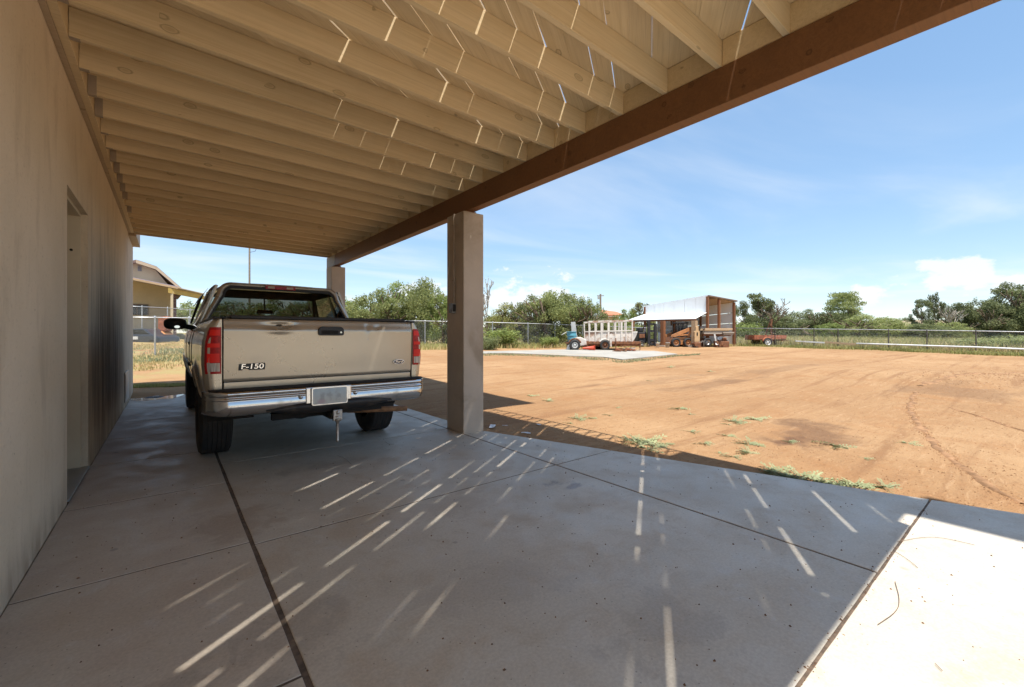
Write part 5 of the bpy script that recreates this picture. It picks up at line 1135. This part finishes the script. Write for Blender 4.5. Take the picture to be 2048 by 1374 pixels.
b = MB(); b.prism([f.P(311, 680), f.P(311, 664), f.P(322, 662), f.P(328, 668), f.P(328, 680)], (0, .7, 0)); b.build('bonnet', 'loader_orange', f.root, bevel=.05); b = MB(); b.prism([f.P(312, 664, .1), f.P(313, 634, .1), f.P(328, 632, .1), f.P(330, 640, .1), f.P(328, 662, .1)], (0, .5, 0)); b.build('cab', 'rust_red', f.root, bevel=.05)
for px in (313, 327): fwheel(f, px, 682, 6.5, -.05, .2)
f = Frame('tile_roof_house', 1228, 650, 'distant pink house with red tile roof among the trees', 'house', d=70)
b = MB(); b.prism([f.P(1210, 660), f.P(1238, 660), f.P(1238, 633), f.P(1210, 633)], (0, 6, 0)); b.build('wall', 'tan_paint', f.root); b = MB(); b.prism([f.P(1206, 633, -.6), f.P(1246, 633, -.6), f.P(1242, 624.5, 3), f.P(1208, 620, 3)], (0, 0, .25)); b.build('roof', 'tile_red', f.root)
b = MB(); b.prism([f.P(1228, 648, -.03), f.P(1233, 648, -.03), f.P(1233, 637, -.03), f.P(1228, 637, -.03)], (0, .05, 0)); b.build('window', 'far_grey', f.root)

# ------------------------------------------------------------------ trees and shrubs
def leaf_mesh(name, blobs, n, size, seed, droop=0.0, asp=.5):
    rg = np.random.default_rng(seed); bl = np.array(blobs, float); w = (bl[:, 3] * bl[:, 4] + bl[:, 3] * bl[:, 5] + bl[:, 4] * bl[:, 5]); w /= w.sum()
    idx = rg.choice(len(bl), n, p=w); B = bl[idx]; v = rg.normal(size=(n, 3)); v /= np.linalg.norm(v, axis=1)[:, None]
    rad = rg.random(n) ** .45 * (1 + .25 * rg.random(n) ** 4); c = B[:, :3] + v * B[:, 3:6] * rad[:, None]
    c[:, 2] = np.maximum(c[:, 2], .05)
    a = rg.normal(size=(n, 3)); a[:, 2] -= droop; a /= np.linalg.norm(a, axis=1)[:, None]; q = np.cross(a, rg.normal(size=(n, 3))); q /= np.linalg.norm(q, axis=1)[:, None]
    s = size * (.6 + .9 * rg.random(n))[:, None]; a *= s; q *= s * asp
    V = np.stack([c - a, c + q * .9 - a * .1, c + a, c - q * .9 - a * .1], axis=1).reshape(-1, 3)
    me = bpy.data.meshes.new(name); me.vertices.add(4 * n); me.vertices.foreach_set('co', V.ravel()); me.loops.add(4 * n); me.loops.foreach_set('vertex_index', np.arange(4 * n)); me.polygons.add(n); me.polygons.foreach_set('loop_start', np.arange(0, 4 * n, 4)); me.update(calc_edges=True)
    return me
def branches(mb, p, dirv, L, r, lev, rr, tips, spread=.55, nb=3):
    pts = [Vector(p)]; d = Vector(dirv).normalized(); m = 4
    for i in range(m):
        d = (d + Vector((rr.uniform(-1, 1), rr.uniform(-1, 1), rr.uniform(-.3, .5))) * .16).normalized(); pts.append(pts[-1] + d * (L / m))
    mb.tube(pts, [max(.008, r * (1 - .5 * i / m)) for i in range(m + 1)], 6 if lev > 1 else 4)
    if lev == 0: tips.append(pts[-1]); return
    for k in range(nb):
        nd = (d + Vector((rr.uniform(-1, 1), rr.uniform(-1, 1), rr.uniform(-.35, .7))) * spread * 1.4).normalized()
        branches(mb, pts[rr.choice((2, 3, 4, 4))], nd, L * rr.uniform(.6, .85), r * .5, lev - 1, rr, tips, spread, nb)
    tips.append(pts[-1])
PROTO = {}
def proto(kind, var):
    """crown and trunk meshes of a tree one unit wide (radius .5) and one unit high"""
    k = (kind, var)
    if k in PROTO: return PROTO[k]
    rr = random.Random(hash(kind) % 1 + var * 17 + len(kind) * 101); tips = []; tb = MB()
    W = dict(thicket=(9, .5), bush=(0, .5), tall=(3, .5), open=(3, .5), dead=(3, .5), pine=(1, .5))[kind]
    if kind == 'bush':
        for i in range(5): a = rr.random() * 6.28; branches(tb, (0, 0, 0), (math.cos(a) * .6, math.sin(a) * .6, .8), .35, .010, 1, rr, tips)
        blobs = [(rr.uniform(-.33, .33), rr.uniform(-.33, .33), rr.uniform(.18, .62), .2, .2, .2) for _ in range(26)]; n, sz = 5200, .026
    elif kind == 'thicket':
        for i in range(4): a = rr.random() * 6.28; branches(tb, (rr.uniform(-.1, .1), rr.uniform(-.1, .1), 0), (math.cos(a) * .5, math.sin(a) * .5, 1), .42, .012, 2, rr, tips)
        blobs = []
        for _ in range(64):
            a, q = rr.random() * 6.28, rr.random() ** .5 * .40; zz = rr.uniform(.08, .96 - .95 * q * q * 2.2); s = rr.uniform(.07, .15); blobs.append((q * math.cos(a), q * math.sin(a), max(.12, zz), s, s, s * .8))
        for _ in range(16): a, q = rr.random() * 6.28, rr.uniform(.05, .45); blobs.append((q * math.cos(a), q * math.sin(a), rr.uniform(.72, 1.0) - q * .5, .045, .045, .09))
        n, sz = 15000, .0155
    elif kind == 'tall':
        branches(tb, (0, 0, 0), (.1, 0, 1), .42, .02, 2, rr, tips, .6, 4)
        blobs = []
        for _ in range(44):
            a, q = rr.random() * 6.28, rr.random() ** .5 * .40; zz = rr.uniform(.14, .97); q *= (1 - abs(zz - .5) * .9); s = rr.uniform(.06, .13); blobs.append((q * math.cos(a), q * math.sin(a), zz, s * 1.15, s * 1.15, s * .7))
        n, sz = 9500, .017
    elif kind == 'pine':
        branches(tb, (0, 0, 0), (0, 0, 1), .3, .02, 2, rr, tips, .6, 4); blobs = []
        for lv in range(7):
            zz = .34 + lv * .095; R_ = .44 * (1 - ((zz - .55) / .55) ** 2)
            for j in range(8): a = j * .785 + lv * .4 + rr.uniform(-.2, .2); q = R_ * rr.uniform(.35, .85); blobs.append((q * math.cos(a), q * math.sin(a), zz + rr.uniform(-.03, .03), .14, .14, .055))
        n, sz = 10500, .017
    elif kind == 'open':
        branches(tb, (0, 0, 0), (.05, 0, 1), .40, .016, 3, rr, tips, .62, 3)
        blobs = [(t.x, t.y, t.z, .07, .07, .06) for t in tips if t.z > .3] + [(rr.uniform(-.2, .2), rr.uniform(-.2, .2), rr.uniform(.2, .5), .12, .12, .1) for _ in range(6)]; n, sz = 5200, .017
    else:
        branches(tb, (0, 0, 0), (.05, 0, 1), .42, .013, 3, rr, tips, .55, 4); blobs = [(t.x, t.y, t.z, .04, .04, .04) for t in tips]; n, sz = 500, .012
    cm = leaf_mesh('crown', blobs, n, sz, var * 7 + len(kind), .4 if kind == 'thicket' else 0); tm = tb.mesh('trunk'); PROTO[k] = (cm, tm); return PROTO[k]
def tree(kind, var, px, top, d, wpx, leaf, label, cat='tree', group=None, bark='bark', name=None, rz=None):
    cm, tm = proto(kind, var); p = at(px, HZ, d); g = terrain(p.x, p.y); h = EYE + (HZ - top) / F * d - g; w = wpx / F * d
    root = empty(name or ('shrub' if kind == 'bush' else 'tree'), (p.x, p.y, g - .05), random.uniform(0, 6.28) if rz is None else rz); root.scale = (w, w, h); tag(root, label, cat, group)
    for nm, me, mt in (('trunk', tm, bark), ('crown', cm, leaf)):
        o = bpy.data.objects.new(nm, me); COL.objects.link(o); o.parent = root
        if not me.materials: me.materials.append(M[mt])
        o.material_slots[0].link = 'OBJECT'; o.material_slots[0].material = M[mt]
GT = 'mesquites behind the chain-link fence'; LT = ('mesquite whose crown touches the far stucco column', 'mesquite second from the far stucco column behind the fence', 'tall mesquite midway between the two stucco columns', 'tallest spiky mesquite between the columns, above the tail light', 'pale mesquite crown partly hidden by the near stucco column', 'mesquite wholly behind the near stucco column')
for i, (px, top, d, w) in enumerate(((700, 592, 31, 120), (752, 578, 29, 125), (800, 563, 31, 130), (848, 556, 29.5, 110), (888, 580, 28.5, 90), (925, 588, 29, 90))): tree('thicket', i % 4, px, top, d, w, 'leaf_mesquite' if i % 2 else 'leaf_bright', LT[i], group=GT)
LG = ('yellow-green mesquite between the wispy bare tree and the large crowns', 'olive mesquite with ragged top beside the yellow-green one', 'large full mesquite crown above the fence posts', 'tallest full mesquite crown above the blue barrel', 'mesquite crown above the white trailer windows', 'small olive mesquite below the distant utility pole', 'low yellow-green mesquite hugging the near stucco column'); GG = 'mesquites left of the shed'
for i, (px, top, d, w, m) in enumerate(((1018, 606, 33, 100, 'leaf_yellow'), (1062, 590, 33, 110, 'leaf_olive'), (1098, 580, 30.5, 120, 'leaf_mesquite'), (1136, 577, 32, 120, 'leaf_mesquite'), (1170, 596, 31, 100, 'leaf_mesquite'), (1190, 618, 33, 70, 'leaf_olive'), (995, 628, 31.5, 80, 'leaf_yellow'))): tree('thicket', (i + 1) % 4, px, top, d, w, m, LG[i], group=GG)
tree('dead', 0, 978, 556, 32, 66, 'leaf_grey', 'thin wispy bare-branched tree showing beside the stucco column', bark='bark_pale')
tree('bush', 0, 1000, 640, 27.5, 90, 'leaf_bright', 'low bright green bush against the fence beside the column', 'shrub', name='shrub'); tree('bush', 1, 975, 660, 25, 55, 'leaf_olive', 'dark green bush at the foot of the fence by the column', 'shrub', name='shrub')
tree('bush', 2, 1098, 666, 28, 40, 'leaf_bright', 'tall weedy green bush before the fence near the blue barrel', 'shrub', name='shrub')
tree('tall', 0, 1283, 597, 48, 70, 'leaf_yellow', 'yellow-green round tree rising behind the shed roof'); tree('thicket', 2, 1250, 618, 46, 60, 'leaf_bright', 'light green tree beside the distant tile-roof house'); tree('bush', 1, 1285, 638, 40, 90, 'leaf_mesquite', 'green bush seen under the lean-to roof', 'shrub', name='shrub'); tree('bush', 2, 1330, 645, 42, 90, 'leaf_bright', 'bright bush seen behind the forklift masts', 'shrub', name='shrub'); tree('thicket', 0, 1232, 640, 41, 60, 'leaf_mesquite', 'green thicket behind the white trailer windows')
tree('open', 0, 1512, 588, 44, 105, 'leaf_olive', 'olive green open-crowned tree beside the shed end', bark='bark'); tree('dead', 1, 1545, 597, 42, 80, 'leaf_grey', 'grey half-bare tree beyond the red trailer', bark='bark'); tree('bush', 0, 1486, 627, 38, 75, 'leaf_bright', 'bright green bush directly behind the shed corner', 'shrub', name='shrub')
LD = ('narrow olive tree touching the shed end', 'dark tree behind the open-crowned olive one', 'dark tree above the pipe tripod', 'olive tree in the middle of the dark row', 'dark tree beside the big round-topped one', 'dark tree below the big round-topped one'); GD = 'dark trees beyond the field'
for i, (px, top, d, w, m, k) in enumerate(((1482, 604, 47, 60, 'leaf_olive', 'tall'), (1525, 612, 50, 90, 'leaf_dark', 'thicket'), (1570, 625, 50, 90, 'leaf_dark', 'thicket'), (1612, 618, 54, 90, 'leaf_olive', 'thicket'), (1650, 620, 52, 90, 'leaf_dark', 'thicket'), (1690, 632, 54, 90, 'leaf_dark', 'thicket'))): tree(k, (i + 2) % 3, px, top, d, w, m, LD[i], group=GD)
tree('pine', 0, 1686, 580, 52, 84, 'leaf_mesquite', 'big round-topped tree standing above the dark tree row')
for i, (px, top, d, w, m, lb) in enumerate(((1655, 643, 42, 74, 'leaf_bright', 'small bright shrub in the field between the dark trees'), (1735, 628, 44, 130, 'leaf_mesquite', 'wide feathery green mesquite standing in the field'), (1785, 640, 45, 90, 'leaf_mesquite', 'lower mesquite leaning against the wide one'), (1838, 646, 43, 120, 'leaf_olive', 'long olive bush below the bare hill'), (1890, 640, 44, 90, 'leaf_mesquite', 'green bush below the thin twin trees'))): tree('thicket', i % 4, px, top, d, w, m, lb, 'shrub', name='shrub')
tree('tall', 1, 1843, 596, 46, 46, 'leaf_dark', 'narrow dark tree with spiky crown left of its thinner twin'); tree('open', 1, 1872, 588, 47, 46, 'leaf_dark', 'thin dark tree with gaps, right of its spiky twin')
tree('dead', 2, 1906, 612, 46, 60, 'leaf_grey', 'pale grey dead-branched tree among the dark trees', bark='bark_pale'); tree('tall', 2, 1912, 608, 48, 80, 'leaf_olive', 'olive tree behind the pale dead one')
LR = ('rounded olive tree behind the pale dead-branched one', 'dark tree between the rounded olive and the tall one', 'tall dark tree with layered crown at the field end', 'tallest dark tree at the field end', 'dark tree past the tallest one', 'wide dark tree farther along the field fence', 'last dark tree along the field fence'); GR = 'large dark trees'
for i, (px, top, d, w, k) in enumerate(((1950, 594, 47, 96, 'thicket'), (1988, 600, 45, 80, 'thicket'), (2018, 568, 46, 95, 'tall'), (2052, 566, 44, 110, 'tall'), (2110, 575, 44, 120, 'thicket'), (2190, 580, 42, 140, 'thicket'), (2290, 570, 40, 150, 'tall'))): tree(k, i % 3, px, top, d, w, 'leaf_dark' if i % 3 else 'leaf_olive', LR[i], group=GR)
for i, (px, top, d, w, lb) in enumerate(((1975, 662, 25, 120, 'rounded green bush just behind the white-pipe fence'), (2035, 656, 24, 110, 'taller feathery bush behind the fence beyond the rounded one'), (2130, 655, 23, 150, 'wide bush behind the far fence bays'))): tree('bush', i, px, top, d, w, 'leaf_mesquite', lb, 'shrub', name='shrub')
for i, (px, top, d, w, lb) in enumerate(((385, 598, 44, 110, 'pale green thicket behind the neighbouring carport'), (450, 602, 42, 120, 'green thicket seen past the pickup side window'), (540, 596, 40, 130, 'green thicket seen through the pickup rear window'), (630, 592, 36, 120, 'green thicket behind the far stucco column'))): tree('thicket', i % 4, px, top, d, w, 'leaf_mesquite', lb)
LH = 'tiny dark juniper on the distant hill'; GH = 'junipers on the hill'
for i, px in enumerate((1722, 1745, 1765, 1784, 1794, 1809, 1820, 1829, 1760, 1736)):
    d = 150 + (i % 3) * 6; p = at(px, HZ, d); tree('bush', i % 3, px, 624 + (i * 7) % 5, d, 13 + i % 4 * 3, 'leaf_dark', LH, group=GH, name='tree')

# ------------------------------------------------------------------ grass, weeds and litter
def grass(name, pts, hgt, wid, mat, label, seed, lean=.35):
    rg = np.random.default_rng(seed); n = len(pts); c = np.array(pts); a = rg.random(n) * 6.283; h = hgt * (.45 + .8 * rg.random(n)); ln = rg.normal(size=(n, 2)) * lean * h[:, None]; w = wid * (.6 + .8 * rg.random(n))
    dx, dy = np.cos(a) * w, np.sin(a) * w
    v0 = c + np.stack([-dx, -dy, np.zeros(n) - .02], 1); v1 = c + np.stack([dx, dy, np.zeros(n) - .02], 1); m0 = c + np.stack([dx * .6 + ln[:, 0] * .4, dy * .6 + ln[:, 1] * .4, h * .6], 1); m1 = c + np.stack([-dx * .6 + ln[:, 0] * .4, -dy * .6 + ln[:, 1] * .4, h * .6], 1); tp_ = c + np.stack([ln[:, 0], ln[:, 1], h], 1)
    V = np.stack([v0, v1, m0, m1, tp_], 1).reshape(-1, 3); i = np.arange(n) * 5; F4 = np.stack([i, i + 1, i + 2, i + 3], 1); F3 = np.stack([i + 3, i + 2, i + 4], 1)
    me = bpy.data.meshes.new(name); me.from_pydata(V.tolist(), [], F4.tolist() + F3.tolist()); me.update(); o = link(name, me, mat); stuff(o, label, 'grass'); return o
def scatter(n, pxr, pyf, seed, jit=0, dens=None):
    rr = random.Random(seed); out = []
    while len(out) < n:
        px = rr.uniform(*pxr); lo, hi = pyf(px); py = lo + (hi - lo) * rr.random(); p = gh(px, py)
        if dens is None or rr.random() < dens(p): out.append((p.x, p.y, terrain(p.x, p.y)))
    return out
def belt(n, px0, px1, base, d0, d1, seed, patch=.0):        # a belt lying between two distances beyond a fence line
    rr = random.Random(seed); out = []
    while len(out) < n:
        px = rr.uniform(px0, px1); q = gh(px, interp(base, px)); d = depth(q) + rr.uniform(d0, d1); p = at(px, HZ, d)
        if mnoise.noise((p.x * .45, p.y * .45, seed)) + rr.uniform(-.35, .35) < patch: continue
        out.append((p.x, p.y, terrain(p.x, p.y)))
    return out
base_r = ((1470, 690.5), (1628, 695.5), (1777, 700.5), (1952, 707), (2060, 711), (2360, 722))
grass('tall_grass', belt(9000, 1470, 2250, base_r, .3, 14, 3, -.15), .62, .022, 'grass_green', 'tall green grass in the field beyond the dark-post fence', 1)
grass('dry_grass', belt(12000, 1470, 2250, base_r, .2, 14, 4, -.2), .55, .018, 'grass_straw', 'straw-coloured dry grass in the field beyond the dark-post fence', 2)
grass('fence_grass', belt(5200, 1470, 2250, base_r, -1.0, .5, 5, -.1), .20, .016, 'grass_green', 'short green grass along the foot of the field fence', 3)
grass('thicket_grass', belt(6500, 690, 1300, base_m, -2.2, 3.2, 6, -.1), .32, .02, 'grass_green', 'green weeds along the fence before the mesquites', 4)
grass('thicket_straw', belt(3200, 690, 1300, base_m, -2.6, 2.0, 7, .0), .3, .016, 'grass_straw', 'dry grass along the fence before the mesquites', 5)
grass('lawn', belt(9000, 225, 720, base_m, -4.2, 9, 8, -.05), .10, .016, 'grass_straw', 'dry stubble grass beyond the end of the patio slab', 6)
grass('lawn_green', belt(5200, 225, 720, base_m, -2.5, 3, 9, .02), .11, .016, 'leaf_weed', 'patchy green grass at the foot of the fence past the slab', 7)
padp = lambda px: (interp(((960, 707.5), (1005, 708.2), (1048, 709.5), (1133, 712.5), (1207, 715), (1245, 721), (1300, 716), (1356, 710), (1400, 708)), px), interp(((960, 712), (1005, 713), (1048, 713), (1133, 715), (1207, 722), (1245, 728), (1300, 722), (1356, 713), (1400, 710)), px))
grass('pad_grass', scatter(2400, (965, 1400), padp, 12, dens=lambda p: max(0, .5 + 1.3 * mnoise.noise((p.x * .8, p.y * .8, 7)))), .07, .012, 'leaf_weed', 'thin green weeds along the near edge of the concrete pad', 8)
grass('shed_grass', scatter(900, (1395, 1475), lambda x: (689.5, 693), 13), .16, .014, 'grass_straw', 'dry grass round the shed end', 9)
def shadestrip(px): return (773.5, 768.5)
grass('slab_end_grass', scatter(1500, (266, 372), lambda x: (interp(((266, 776.5), (372, 772)), x), interp(((266, 769), (372, 767)), x)), 14), .05, .009, 'grass_green', 'short grass in the shade at the slab end', 10)

def weed_mesh(seed):
    rr = random.Random(seed); b = MB()
    for k in range(rr.randint(9, 14)):
        a = rr.random() * 6.28; L = rr.uniform(.35, 1.0); p = Vector((0, 0, .05)); d = Vector((math.cos(a), math.sin(a), rr.uniform(.05, .5)))
        for j in range(7):
            p = p + d * (L / 7) + Vector((rr.uniform(-.05, .05), rr.uniform(-.05, .05), 0)); d.z -= .06
            for s in (-1, 1):
                q = Vector((-d.y, d.x, rr.uniform(.1, .9))).normalized() * s; t_ = (d.normalized() * .5 + q).normalized() * .15 * rr.uniform(.7, 1.3); w = Vector((0, 0, .03)) + d.normalized() * .06
                p2 = Vector((p.x, p.y, max(.02, p.z))); b.add([p2, p2 + t_ * .5 + w, p2 + t_, p2 + t_ * .5 - w * .6 + Vector((0, 0, .02))], [(0, 1, 2, 3)])
    return b.mesh('weed')
WM = [weed_mesh(i) for i in range(5)]
for m_ in WM: m_.materials.append(M['leaf_weed'])
spots = [(1275, 886, .26), (1300, 884, .26), (1258, 880, .2), (1290, 896, .22), (1312, 892, .18), (1155, 838, .20), (1183, 836, .12), (1218, 829, .11), (1360, 818, .20), (1380, 827, .08), (1470, 842, .24), (1512, 838, .22), (1455, 846, .1), (1384, 862, .15), (1455, 870, .13), (1498, 886, .20), (1497, 904, .17), (1466, 911, .14), (1440, 905, .1), (1412, 888, .14), (1330, 886, .13), (1578, 880, .13), (1673, 890, .24), (1815, 885, .13), (1538, 942, .20), (1555, 948, .2), (1575, 952, .22), (1600, 957, .24), (1622, 961, .24), (1645, 964, .22), (1668, 967, .2), (1705, 967, .22), (1718, 972, .16), (1770, 974, .16), (1095, 800, .2), (1235, 815, .08), (1140, 846, .1), (1728, 915, .09), (1300, 762, .12), (1420, 745, .15), (1340, 735, .2), (1062, 790, .16)]
def WL(px, py):
    if py > 935: return 'pale green weed rooted along the slab edge'
    if px < 1340 and py > 870: return 'weed in the clump at the tip of the roof shadow by the slab'
    if px < 1250 and py > 780: return 'small weed between the column and the clump at the shadow tip'
    if py > 855 and px < 1520: return 'low weed on bare earth between the shadow clump and the muddy hollow'
    if py > 810 and px < 1520: return 'weed on bare earth behind the muddy hollow'
    if py > 860: return 'tiny weed near the trail of dark clods'
    return 'sparse weed on the bare earth towards the concrete pad'
rr = random.Random(3); NAMED = {33: 'withered weed with brown stems at the slab edge by the sunlit corner', 22: 'lone bushy weed right of the dark muddy hollow', 21: 'small weed growing in the muddy hollow'}
for i, (px, py, r) in enumerate(spots):
    p = gh(px, py); o = bpy.data.objects.new('weed', WM[i % 5]); COL.objects.link(o); o.location = (p.x, p.y, terrain(p.x, p.y) - .005); o.rotation_euler = (0, 0, rr.random() * 6.28); o.scale = (r, r, r * .8)
    edge_ = 940 < py and 1530 < px < 1730
    tag(o, NAMED.get(i, WL(px, py)), 'weed', WL(px, py) if i not in NAMED else None)
# clods, trails and crumbs of earth
def crumbs(name, pts, size, mat, label, seed, cat='earth'):
    rr = random.Random(seed); b = MB()
    for (x, y, z) in pts:
        s = size * rr.uniform(.4, 1.4); q = Matrix.Rotation(rr.random() * 6.28, 3, 'Z'); vs = [q @ Vector((sx * s * rr.uniform(.6, 1.2), sy * s * rr.uniform(.5, 1), 0)) + Vector((x, y, z - .003)) for sx, sy in ((-1, -.6), (.6, -1), (1, .5), (-.5, 1))]; tpv = Vector((x + rr.uniform(-.3, .3) * s, y, z + s * rr.uniform(.4, .8))); b.add(vs + [tpv], [(0, 1, 4), (1, 2, 4), (2, 3, 4), (3, 0, 4)])
    o = b.build(name, mat); stuff(o, label, cat); return o
def trail(path, n, spread, seed):
    rr = random.Random(seed); P = [gh(*q) for q in path]; L = [(b_ - a_).length for a_, b_ in zip(P, P[1:])]; T = sum(L); out = []
    for _ in range(n):
        s = rr.random() * T; i = 0
        while s > L[i]: s -= L[i]; i += 1
        p = P[i].lerp(P[i + 1], s / L[i]); x, y = p.x + rr.gauss(0, spread), p.y + rr.gauss(0, spread); out.append((x, y, terrain(x, y)))
    return out
crumbs('earth_clods', trail([(1830, 790), (1818, 820), (1838, 850), (1870, 885), (1905, 920), (1950, 950), (1990, 980), (2060, 1012)], 1900, .035, 1), .012, 'clod', 'dark crumbly trail of earth clods across the yard', 1)
crumbs('earth_clods', trail([(1900, 818), (1950, 832), (2000, 848), (2060, 866)], 260, .02, 2), .014, 'clod', 'thin dark crack line of clods near the rise', 2)
crumbs('earth_clods', trail([(1840, 780), (1900, 775), (1960, 765), (2040, 752), (2140, 745)], 900, .5, 3), .018, 'clod', 'dark clods strewn over the turned earth of the rise', 3)
def chaikin(P):
    out = [P[0]]
    for a_, b_ in zip(P, P[1:]): out += [a_.lerp(b_, .25), a_.lerp(b_, .75)]
    return out + [P[-1]]
def ribbon(name, path, w, label, seed):
    P = [gh(*q) for q in path]; pts_ = []
    for a_, b_ in zip(P, P[1:]):
        n_ = max(2, int((b_ - a_).length / .06))
        for i in range(n_): pts_.append(a_.lerp(b_, i / n_))
    rows = []
    for i, p in enumerate(pts_):
        t_ = (pts_[min(i + 1, len(pts_) - 1)] - pts_[max(i - 1, 0)]); t_.z = 0; t_.normalize(); nrm = Vector((-t_.y, t_.x, 0)); p = p + nrm * .05 * mnoise.noise((i * .11, seed, 0))
        ww = w * max(.05, .55 + 1.1 * mnoise.noise((i * .17, seed, 3))); row = []
        for k in range(-2, 3):
            q = p + nrm * (ww * k / 2 * (1 + .35 * mnoise.noise((i * .6, k, seed)))); row.append((q.x, q.y, terrain(q.x, q.y) + (.010 if abs(k) < 2 else -.012)))
        rows.append(row)
    b = MB(); b.smooth = True; b.grid(rows); o = b.build(name, 'clod'); struct(o)
ribbon('dark_soil', [(1830, 790), (1818, 820), (1838, 850), (1870, 885), (1905, 920), (1950, 950), (1990, 980), (2060, 1012)], .085, '', 1)
ribbon('dark_soil', [(1900, 818), (1950, 832), (2000, 848), (2060, 866)], .04, '', 2)
ribbon('dark_soil', [(1840, 782), (1900, 770), (1960, 758), (2040, 745)], .16, '', 3)
rr = random.Random(9); pts = []
for _ in range(7000):
    px, d = rr.uniform(900, 2060), 3.2 + 22 * rr.random() ** 1.5; p = at(px, HZ, d)
    if p.x < edge(p.y) + .03: continue
    pts.append((p.x, p.y, terrain(p.x, p.y)))
crumbs('pebbles', pts, .011, 'clod', 'small dark pebbles scattered on the yard earth', 4, 'pebbles')
pts = []
for _ in range(650):
    x = rr.uniform(-.5, 4.2); y = rr.uniform(.05, 5.0)
    if x < edge(y) - .05: pts.append((x, y, .002))
for _ in range(260): y = .543 + rr.gauss(0, .025); pts.append((rr.uniform(1.2, edge(.5)), y, -.001))
crumbs('leaf_litter', pts, .0055, 'dry_leaf', 'dry leaf bits and crumbs on the patio slab', 5, 'litter')
for i, (pth, lb) in enumerate(((((1795, 1085), (1850, 1075), (1890, 1078), (1950, 1092)), 'long thin dry stem lying in the sunlit slab corner'), (((1790, 1165), (1800, 1200), (1795, 1225), (1755, 1252)), 'curved dry grass stem on the sunlit slab'), (((1790, 1105), (1815, 1120), (1836, 1138)), 'short straight twig beside the wide slab joint'), (((675, 912), (690, 918), (703, 930)), 'dark curled twig on the slab behind the pickup'), (((770, 884), (778, 890), (788, 889)), 'short dark twig near the tow ball'), (((1870, 1330), (1885, 1345)), 'tiny twig low on the sunlit slab'))):
    P = [slab(*q) + Vector((0, 0, .006)) for q in pth]; P = chaikin(chaikin(P)); o0 = P[0].copy(); b = MB(); b.tube([p - o0 for p in P], [.0013] * (len(P) - 1) + [.0008], 5); o = b.build('twig', 'twig'); o.location = o0; tag(o, lb, 'twig')
for i, (px, py, s, lb) in enumerate(((985, 855, .09, 'large torn white scrap on the shaded earth by the column'), (1052, 868, .05, 'crumpled white scrap next to the slab edge by the column'), (1077, 852, .045, 'small white scrap on the shadow edge near the column'), (1010, 853, .03, 'tiny white fleck beside the large torn scrap'))):
    p = gh(px, py); rr = random.Random(i); b = MB(); rows = [[Vector((s * (u - 1.5) * .8, s * (v_ - 1) * .4, .012 + s * .25 * rr.random())) for u in range(4)] for v_ in range(3)]; b.grid(rows); o = b.build('litter_scrap', 'litter_white', solid=.002); o.location = p; o.rotation_euler = (0, 0, rr.random() * 3); tag(o, lb, 'litter')
